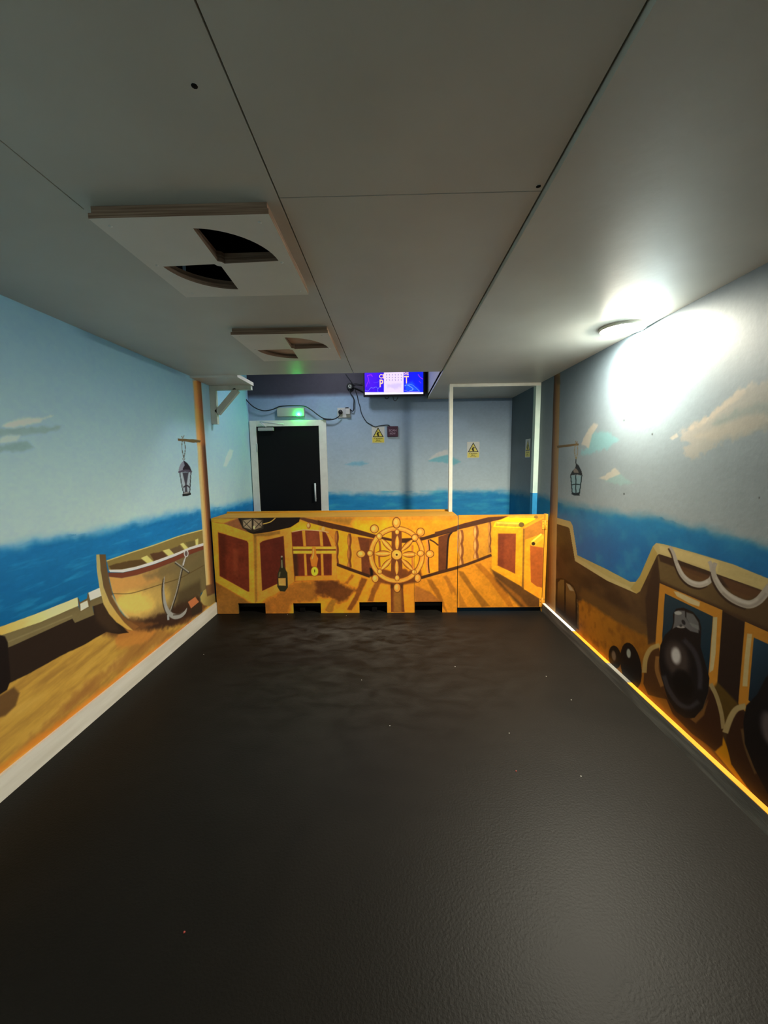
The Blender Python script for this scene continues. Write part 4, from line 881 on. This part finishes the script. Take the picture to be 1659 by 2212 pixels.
# ================================================================ SHELF on the left wall
yS = yE+.004
pf = at(460, 815.5, 'y', yS); zS = float(pf[2]); xS = float(at(511, 814, 'y', yS)[0]); pb = at(500, 834.2, 'z', zS); yS2 = float(pb[1])
sh = thing('wall_shelf', (XL, yS+.2, zS), 'pale grey shelf on a timber bracket high on the left wall', 'shelf')
mb = MB(); mb.box(XL+.001, xS, yS, yS2, zS, zS+.018, .002); mb.build('shelf_board', M['ceil'], sh)
mb = MB(); mb.box(XL+.001, xS+.012, yS-.012, yS-.001, zS-.002, zS+.03); mb.build('front_lip', M['frame'], sh)
mb = MB(); mb.box(xS+.001, xS+.012, yS, yS2, zS-.002, zS+.03); mb.build('side_lip', M['white'], sh)
yb0 = yS2-.05
br = MB(); zbt = float(at(465, 916, 'y', yb0)[2]); xbe = float(at(542, 838, 'y', yb0)[0])
bw = .062
br.box(XL+.001, XL+bw, yb0, yb0+.045, zbt, zS-.046)
pale = mat('bracket_paint', (188, 196, 184), .5, .3, col2=(206, 210, 198), nscale=9, stretch=(1, 1, .3))
ob = br.build('bracket_upright', pale, sh)
mb = MB(); mb.box(XL+.001, xbe, yb0, yb0+.045, zS-.045, zS-.001, .002); mb.build('bracket_arm', pale, sh)
dA = at(468, 892, 'y', yb0); dB = at(509, 843, 'y', yb0); d = Vector(dB-dA).normalized(); nn = Vector((d.z, 0, -d.x))*.028
mb = MB(); mb.prism([Vector(dA)-nn, Vector(dA)+nn, Vector(dB)+nn+d*.01, Vector(dB)-nn+d*.01], (0, .045, 0)); mb.build('bracket_brace', pale, sh)

# ================================================================ DOOR
yD = DK
dL = float(at(545, 1000, 'y', yD)[0]); dR = float(at(707.6, 1000, 'y', yD)[0]); lL = float(at(559, 1000, 'y', yD)[0]); lR = float(at(692, 1000, 'y', yD)[0])
dT = float(at(620, 908.5, 'y', yD)[2]); lT = float(at(620, 921.3, 'y', yD)[2])
dr = thing('door_1', ((lL+lR)/2, yD, 0), 'black door in a pale frame', 'door'); dr['kind'] = 'structure'; del dr['category']
mb = MB(); mb.box(dL, lL, yD-.035, yD-.001, 0, dT, .002); mb.box(lR, dR, yD-.035, yD-.001, 0, dT, .002); mb.box(lL, lR, yD-.035, yD-.001, lT, dT, .002); mb.build('door_frame', M['frame'], dr)
mb = MB(); mb.box(lL+.002, lR-.002, yD-.022, yD-.002, 0.005, lT-.003, .001); leaf = mb.build('door_leaf', M['door'], dr)
h0 = at(680, 1044, 'y', yD-.07); h1 = at(682.3, 1083, 'y', yD-.07)
mb = MB(); xh = float((h0[0]+h1[0])/2)
mb.tube([(xh, yD-.07, h0[2]), (xh, yD-.07, h1[2])], .011, 12, False)
for zz in (h0[2]-.03, h1[2]+.03): mb.tube([(xh, yD-.07, zz), (xh, yD-.023, zz)], .007, 10, False)
mb.build('pull_handle', M['chrome'], leaf)
hz = float(at(557.3, 967, 'y', yD-.03)[2])
for zz in (hz, hz-.85):
    mb = MB(); mb.tube([(lL, yD-.036, zz-.05), (lL, yD-.036, zz+.05)], .008, 10, False); mb.build('hinge', M['chrome'], leaf)
cl = [at(x, y, 'y', yD-.05) for x, y in A1([(868, 702), (1030, 736)])]
mb = MB(); mb.box(cl[0][0], cl[1][0], yD-.075, yD-.023, cl[1][2], cl[0][2], .006); closer = mb.build('door_closer', M['greyp'], leaf)
mb = MB()
A_ = [at(x, y, 'y', yD-.075) for x, y in A1([(950, 695), (892, 640), (1125, 665)])]
mb.tube([A_[0], A_[1]], .008, 8, False); mb.tube([A_[1], A_[2]], .008, 8, False); mb.lathe([(0, 0), (.012, 0), (.012, .02), (0, .02)], A_[2], (0, 1, 0), 12); mb.lathe([(0, 0), (.012, 0), (.012, .012), (0, .012)], A_[1], (0, 1, 0), 12)
mb.build('closer_arm', M['chrome'], closer)

# ================================================================ TELEVISION
yT = DK-.16
tx0, tx1 = float(at(787.9, 830, 'y', yT)[0]), float(at(914.3, 830, 'y', yT)[0]); tz0 = float(at(850, 851.8, 'y', yT)[2]); th_ = (tx1-tx0)*9/16; tz1 = tz0+th_

tv = thing('television', ((tx0+tx1)/2, yT, tz0), 'flat television showing a blue and purple lightning screen, hung above the back wall signs', 'television')
bz = .018
mb = MB(); mb.box(tx0-bz, tx1+bz, yT+.002, yT+.05, tz0-.022, tz1+bz, .003); mb.build('casing', M['black'], tv)
mb = MB(); mb.box(tx0+.2, tx1-.2, yT+.051, DK-.001, tz0+.1, tz0+.3); mb.box((tx0+tx1)/2-.02, (tx0+tx1)/2+.02, yT+.03, yT+.07, tz0+.05, tz0+.35); mb.build('wall_bracket', M['black'], tv)
P = Paint('y', yT, steps((tx0, tx1, .003)), steps((tz0, tz1, .003)), (40, 10, 225))
t = np.clip((P.U-tx0)/(tx1-tx0), 0, 1)[..., None]
P.C = np.array((62, 8, 214.))*(1-t)+np.array((8, 30, 240.))*t
P.poly(TV([(200, 160), (500, 160), (480, 300), (400, 560), (200, 480)]), (74, 8, 226), 5, .7, rough=5)
P.poly(TV([(1080, 400), (1250, 380), (1420, 570), (1080, 590)]), (30, 90, 250), 5, .8, rough=4)
for q, w, c in (([(240, 220), (330, 205), (355, 245)], 14, (170, 40, 250)), ([(240, 220), (275, 310), (240, 400), (215, 470)], 12, (150, 40, 250)), ([(275, 310), (290, 400)], 9, (140, 40, 250)), ([(385, 370), (440, 378), (500, 352)], 8, (90, 70, 255)),
                ([(190, 545), (260, 565), (320, 495), (380, 500), (440, 475), (480, 510), (520, 470)], 10, (110, 120, 255)), ([(480, 510), (475, 560), (490, 590)], 9, (110, 120, 255)), ([(1160, 410), (1250, 430), (1340, 500), (1420, 580)], 9, (100, 150, 255)), ([(1080, 450), (1140, 430), (1270, 520), (1180, 570)], 14, (120, 160, 255)), ([(1380, 195), (1430, 260), (1490, 300)], 12, (170, 40, 250)), ([(1400, 340), (1450, 395)], 10, (120, 50, 250)), ([(1070, 545), (1180, 580), (1400, 580)], 8, (150, 120, 255))):
    P.stroke(TV(q), w/10.37, c, .4)
P.poly(TV([(100, 592), (1600, 592), (1600, 660), (100, 660)]), (235, 225, 255), .3)
P.poly(TV([(615, 60), (1058, 55), (1055, 592), (615, 592)]), (222, 205, 246), .3)
def dig(x, y, k):
    P.stroke(TV([(x-8, y-12), (x+8, y+12)] if k % 2 else [(x+6, y-14), (x-6, y+14)]), 9/10.37, (96, 80, 130), .3, .85); P.stroke(TV([(x-8, y), (x+8, y)]), 7/10.37, (96, 80, 130), .3, .8)
for i, x in enumerate((675, 740, 805, 872, 937, 1003)):
    for j, y in enumerate((203, 262, 320)): dig(x, y, i*3+j)
P.poly(TV([(690, 420), (1000, 400), (1010, 480), (860, 520), (700, 480)]), (196, 180, 226), 3, .8, rough=3)
def glow(name, stren):
    m = bpy.data.materials.new(name); m.use_nodes = True; nt = m.node_tree; b = nt.nodes['Principled BSDF']
    a = nt.nodes.new('ShaderNodeAttribute'); a.attribute_name = 'paint'
    b.inputs['Base Color'].default_value = (.01, .01, .01, 1); b.inputs['Roughness'].default_value = .3
    nt.links.new(a.outputs['Color'], b.inputs['Emission Color']); b.inputs['Emission Strength'].default_value = stren
    return m
P.C = np.clip(P.C, 0, 255)
TVE = .1
class _: pass
scr = painted_mesh('screen', P, glow('screen_glow', TVE), 1.0, lambda U, V: np.stack([U, np.full(U.shape, yT+.001), V], 1), tv)
lett = mat('screen_lettering_glow', (20, 10, 10), .3, em=(255, 200, 165), ems=TVE)
def tvtext(s, px0, px1, py1, hpx):
    a = at(px0, py1, 'y', yT-.0006); b = at(px1, py1, 'y', yT-.0006); top = at(px0, py1-hpx, 'y', yT-.0006)
    text_mesh('screen_lettering', s, (a+b)/2, np.array([1, 0, 0]), np.array([0, 0, 1]), float(top[2]-a[2]), lett, scr, float(b[0]-a[0]))
q = TV([(510, 285), (585, 285), (592, 290), (616, 290), (1064, 200), (1110, 200), (1120, 200), (1170, 200), (520, 480), (612, 480), (1068, 398), (1172, 398)])
tvtext('C', q[0][0], q[1][0], q[0][1], 9); tvtext('I', q[2][0], q[3][0], q[0][1], 9)
tvtext('S', q[4][0], q[5][0], q[4][1], 7.5); tvtext('E', q[6][0], q[7][0], q[4][1], 7.5)
tvtext('P', q[8][0], q[9][0]-1, q[8][1], 16.5); tvtext('T', q[10][0], q[11][0], q[10][1], 16.5)

# ================================================================ LAMPS
zl = HC-.014
lc = at(1344.5, 709.5, 'z', zl-.012); le = at(1291.5, 716, 'z', zl-.012); lr = at(1397.5, 702, 'z', zl-.012)
R_l = float(np.linalg.norm(lr-le)/2); R_l = min(R_l, .14); lx = min(float(lc[0]), XR-R_l-.012); ly = float(lc[1])
rim_m = mat('lamp_rim_white', (235, 230, 215), .4, noise=.02)
LAMP_E, FILL_NEAR_E, FILL_VOID_E = 84, 9.5, 4.6
dif_m = mat('lamp_diffuser_glow', (240, 240, 235), .5, em=(255, 248, 226), ems=LAMP_E)
def ceiling_lamp(x, y, z, label, R_l, dif_m):
    l = thing('ceiling_lamp', (x, y, z), label, 'lamp', 'round ceiling lamps')
    mb = MB(); mb.lathe([(R_l*.9, 0), (R_l, 0), (R_l, -.012), (R_l*.97, -.02), (R_l*.9, -.02), (R_l*.9, 0)], (x, y, z-.0005), (0, 0, 1), 48); mb.build('lamp_rim', rim_m, l)
    mb = MB(); mb.lathe([(0, -.031), (R_l*.35, -.0305), (R_l*.6, -.029), (R_l*.8, -.0255), (R_l*.895, -.0198), (R_l*.895, -.002)], (x, y, z-.0005), (0, 0, 1), 48); mb.build('lamp_diffuser', dif_m, l)
    return l
ceiling_lamp(lx, ly, zl, 'bright round lamp on the ceiling against the right wall', R_l, dif_m)

# emergency light
e0 = at(597.3, 880.4, 'y', DK-.05); e1 = at(657.7, 899, 'y', DK-.05)
em = thing('emergency_light', ((e0[0]+e1[0])/2, DK-.03, e1[2]), 'slim box light with a glowing green lamp above the black door', 'light')
mb = MB(); mb.box(e0[0], e1[0], DK-.05, DK-.001, e1[2], e0[2], .006); mb.build('light_housing', M['greyp'], em)
g0 = at(645, 895, 'y', DK-.062)
mb = MB(); mb.lathe([(0, -.011), (.008, -.008), (.011, 0), (.008, .008), (0, .011)], g0, (0, 1, 0), 16); mb.build('green_lamp', mat('green_lamp_glow', (10, 60, 20), .4, em=(30, 255, 90), ems=42), em)

# ================================================================ WALL FITTINGS AND CABLES
def cable(name, px, r, label, y=DK-.01, pts=None):
    mb = MB(); mb.tube([at(a, b, 'y', y) for a, b in px] if pts is None else pts, r, 8); return tag(mb.build(name, M['cable']), label, 'cable')
cable('power_cable', A1([(705, 350), (760, 430), (830, 490), (920, 523), (1000, 515), (1055, 495)])[:6]+A1([(1100, 478), (1225, 470), (1350, 476), (1420, 510), (1500, 570), (1560, 605), (1640, 613)])+A2([(50, 768), (120, 779), (200, 768), (255, 735), (280, 700)]), .0065, 'dark cable sagging past the green-lit box to the black plug', y=DK-.056)
cable('television_cable', SK([(540, -30), (700, 190), (830, 380), (895, 500), (930, 590), (990, 780), (1050, 950), (1080, 1130), (1150, 1350), (1230, 1680), (1430, 2020), (1600, 2140)])+A2([(740, 872), (790, 860), (900, 848), (938, 864)]), .005, 'thin dark cable dropping from the ceiling void to the maroon square sign')
cable('lead_cable', SK([(850, 400), (1000, 378), (1150, 410), (1270, 372)]), .0042, 'short thin lead running from the cable crossing to the television side', y=DK-.02)
cable('lead_cable', SK([(870, 520), (960, 560), (1100, 620), (1220, 680), (1330, 750)]), .007, 'thicker black lead slanting down to the television bottom corner', y=DK-.02)
cable('adaptor_cable', SK([(712, 640), (740, 780), (870, 970), (898, 1100), (890, 1300), (888, 1480), (850, 1568), (800, 1560), (720, 1490), (640, 1435)]), .0065, 'black lead hanging from the round fitting to the plug-in adaptor', y=DK-.03)
for q in ([(620, 640), (650, 730), (700, 735), (745, 640)], [(805, 640), (840, 775), (900, 765), (950, 640)]):
    mb = MB(); mb.tube([at(a_, b_, 'y', yT+.03) for a_, b_ in TV(q)], .004, 8); mb.build('lead_loop', M['cable'], tv)
c0 = at(756, 835, 'y', DK-.02)
rf = thing('round_fitting', c0, 'small round black fitting with a grey centre left of the television', 'fitting')
mb = MB(); mb.lathe([(0, -.019), (.04, -.019), (.044, 0), (.038, .016), (.026, .02), (.024, .012), (0, .012)], c0, (0, -1, 0), 32); mb.build('housing', M['black'], rf)
mb = MB(); mb.lathe([(0.009, .0125), (.023, .0125), (.021, .018), (.010, .019), (.009, .0125)], c0, (0, -1, 0), 24); mb.build('centre_ring', M['greyp'], rf)
s0, s1 = at(728.5, 881, 'y', DK-.012), at(757, 902, 'y', DK-.012)
so = thing('wall_socket', ((s0[0]+s1[0])/2, DK, s1[2]), 'white double socket between the black door and the warning signs', 'socket')
mb = MB(); mb.box(s0[0], s1[0], DK-.012, DK-.001, s1[2], s0[2], .003); mb.build('socket_plate', M['plasw'], so)
mb = MB(); pc = at(735.3, 890, 'y', DK-.035); mb.lathe([(0, -.022), (.027, -.022), (.027, .0), (.02, .014), (0, .016)], pc, (0, -1, 0), 24)
tag(mb.build('black_plug', M['black']), 'round black plug in the left half of the white socket', 'plug')
a0, a1 = at(746.5, 882.5, 'y', DK-.05), at(756, 895, 'y', DK-.05)
ad = thing('plug_adaptor', ((a0[0]+a1[0])/2, DK-.03, a1[2]), 'white plug-in adaptor with a black plug on top, right half of the socket', 'adaptor')
mb = MB(); mb.box(a0[0], a1[0], DK-.06, DK-.0125, a1[2], a0[2], .006); mb.build('adaptor_body', M['plasw'], ad)
a2, a3 = at(745.8, 880, 'y', DK-.05), at(753, 883, 'y', DK-.05)
mb = MB(); mb.box(a2[0], a3[0], DK-.055, DK-.02, a0[2]+.001, a0[2]+.016, .003); mb.build('adaptor_plug', M['black'], ad)

# warning signs
sign_w = mat('sign_white', (198, 200, 196), .45, noise=.03); sign_y = mat('sign_yellow', (214, 200, 84), .45, noise=.05); sign_k = mat('sign_black', (40, 38, 20), .5, noise=.03)
def warning(c, ux, n, w, h, label, name='warning_sign'):
    """c = bottom centre, ux = direction of reading, n = out of the wall"""
    c = np.array(c, float); ux = np.array(ux, float); n = np.array(n, float); uz = np.array([0, 0, 1.0])
    t = thing(name, c, label, 'sign', 'yellow triangle warning signs')
    p = lambda a, b, k=0.0: c+ux*(a*w)+uz*(b*h)+n*k
    MB().prism([p(-.5, 0), p(.5, 0), p(.5, 1), p(-.5, 1)], n*.003).build('sign_plate', sign_w, t)
    MB().prism([p(-.46, .03, .0031), p(.46, .03, .0031), p(.46, .35, .0031), p(-.46, .35, .0031)], n*.0006).build('text_panel', sign_y, t)
    MB().prism([p(-.43, .37, .0031), p(.43, .37, .0031), p(0, .97, .0031)], n*.0006).build('triangle_border', sign_k, t)
    MB().prism([p(-.33, .41, .0038), p(.33, .41, .0038), p(0, .87, .0038)], n*.0005).build('triangle_field', sign_y, t)
    m = MB()
    def bar(a, b, wd):
        a = np.array(a); b = np.array(b); d = b-a; q = np.array([-d[1]*h, d[0]*w]); q = q/np.linalg.norm(q)*wd
        m.prism([p(a[0]-q[0]/w, a[1]-q[1]/h, .0044), p(b[0]-q[0]/w, b[1]-q[1]/h, .0044), p(b[0]+q[0]/w, b[1]+q[1]/h, .0044), p(a[0]+q[0]/w, a[1]+q[1]/h, .0044)], n*.0004)
    bar((.02, .66), (-.06, .54), .009); bar((-.06, .54), (.05, .50), .006); bar((.05, .50), (.04, .44), .006); bar((-.06, .54), (-.03, .45), .006); bar((-.03, .45), (.06, .435), .005)
    bar((.0, .62), (.12, .64), .005); bar((-.02, .6), (-.14, .55), .005)
    m.prism([p(-.03+.035*math.cos(a), .695+.035*w/h*math.sin(a), .0044) for a in np.linspace(0, 2*math.pi, 11)[:-1]], n*.0004)
    m.build('falling_figure', sign_k, t)
    for s, b, hh, wd in (('Caution', .245, .075, .66), ('Mind', .145, .06, .30), ('the step', .05, .06, .5)):
        text_mesh('sign_lettering', s, p(0, b, .0041), ux, uz, hh*h, sign_k, t, wd*w)
    return t
b1 = at(817.2, 957, 'y', DK); w_ = float(at(831, 940, 'y', DK)[0]-at(803.6, 940, 'y', DK)[0]); h_ = float(at(817, 922, 'y', DK)[2]-b1[2])
warning(b1-np.array([0, .0005, 0]), (1, 0, 0), (0, -1, 0), w_, h_, 'yellow triangle caution sign beside the maroon square sign on the back wall')
b2 = at(1021.8, 989.3, 'y', DK); warning(b2-np.array([0, .0005, 0]), (1, 0, 0), (0, -1, 0), w_*.97, h_, 'yellow triangle caution sign on the back wall of the framed recess')
b3 = at(1140, 988, 'x', XR); warning(b3-np.array([.0005, 0, 0]), (0, -1, 0), (-1, 0, 0), w_*.97, h_, 'shaded yellow caution sign seen edge-on upon the right side of the recess')
q0 = at(836.8, 943.8, 'y', DK); q1 = at(859.6, 920.8, 'y', DK)
ms = thing('square_sign', ((q0[0]+q1[0])/2, DK, q0[2]), 'small maroon square sign with pale lettering right of a caution sign', 'sign')
mb = MB(); mb.box(q0[0], q1[0], DK-.022, DK-.001, q0[2], q1[2], .003); mb.build('sign_box', mat('maroon_plastic', (66, 34, 54), .4, noise=.1), ms)
pl = mat('pale_lettering', (150, 128, 146), .5)
cxm = (q0[0]+q1[0])/2; hm = q1[2]-q0[2]
text_mesh('sign_lettering', 'SCAN', np.array([cxm, DK-.0225, q0[2]+hm*.50]), np.array([1, 0, 0]), np.array([0, 0, 1]), hm*.2, pl, ms, hm*.72)
text_mesh('sign_lettering', 'NOW', np.array([cxm, DK-.0225, q0[2]+hm*.20]), np.array([1, 0, 0]), np.array([0, 0, 1]), hm*.2, pl, ms, hm*.55)

# crumbs on the floor
cw = mat('pale_crumb', (200, 196, 188), .7, noise=.05); cr_ = mat('red_crumb', (170, 70, 60), .6, noise=.1)
def crumb(px, py, r, m, label, group=None):
    p = at(px, py, 'z', 0); mb = MB(); mb.lathe([(0, 0), (r, .0002), (r*.8, r*.5), (r*.3, r*.8), (0, r*.8)], p, (0, 0, 1), 7); tag(mb.build('crumb', m), label, 'crumb', group)
for x, y in ((781, 1469), (983, 1440), (1234, 1512), (1100, 1584), (748, 1330), (621, 1328), (440, 1414), (1180, 1461), (1255, 1677), (842, 1568)):
    crumb(x, y, .0035, cw, 'tiny white speck of litter on the charcoal floor', 'white specks on the floor')
crumb(398, 2014, .004, cr_, 'tiny reddish speck on the near left of the floor'); crumb(1115, 1666, .004, cr_, 'tiny reddish speck on the floor right of centre')

# ================================================================ WORLD, ADDED FILL LAMPS, CAMERA
w = bpy.data.worlds.new('room_world'); bpy.context.scene.world = w; w.use_nodes = True
w.node_tree.nodes['Background'].inputs['Color'].default_value = (.01, .01, .012, 1)
fill_near = mat('fill_near_glow', (240, 240, 240), .5, em=(255, 250, 240), ems=FILL_NEAR_E)
ceiling_lamp(-0.35, -1.1, HC, 'added unseen fill lamp on the ceiling behind the viewer', .16, fill_near)  # fill lamp added out of view to lift the room light
ceiling_lamp(-0.7, 4.25, ZT, 'added unseen fill lamp up in the open void over the barrier', .16, mat('fill_void_glow', (240, 240, 240), .5, em=(240, 245, 255), ems=FILL_VOID_E))  # second added fill lamp, hidden above, brightens the back wall

cam = bpy.data.cameras.new('camera'); co = bpy.data.objects.new('camera', cam); COL.objects.link(co)
cam.sensor_fit = 'HORIZONTAL'; cam.sensor_width = 36; cam.lens = 36*F_PX/W; cam.clip_start = .01
mw = Matrix.Identity(4)
for i in range(3): mw[i][0] = RT[i]; mw[i][1] = UP[i]; mw[i][2] = -FW[i]; mw[i][3] = CAM[i]
co.matrix_world = mw
sc = bpy.context.scene; sc.camera = co
sc.view_settings.view_transform = 'Standard'; sc.view_settings.look = 'None'; sc.view_settings.gamma = 1; sc.view_settings.use_curve_mapping = False
sc.view_settings.exposure = 3.68
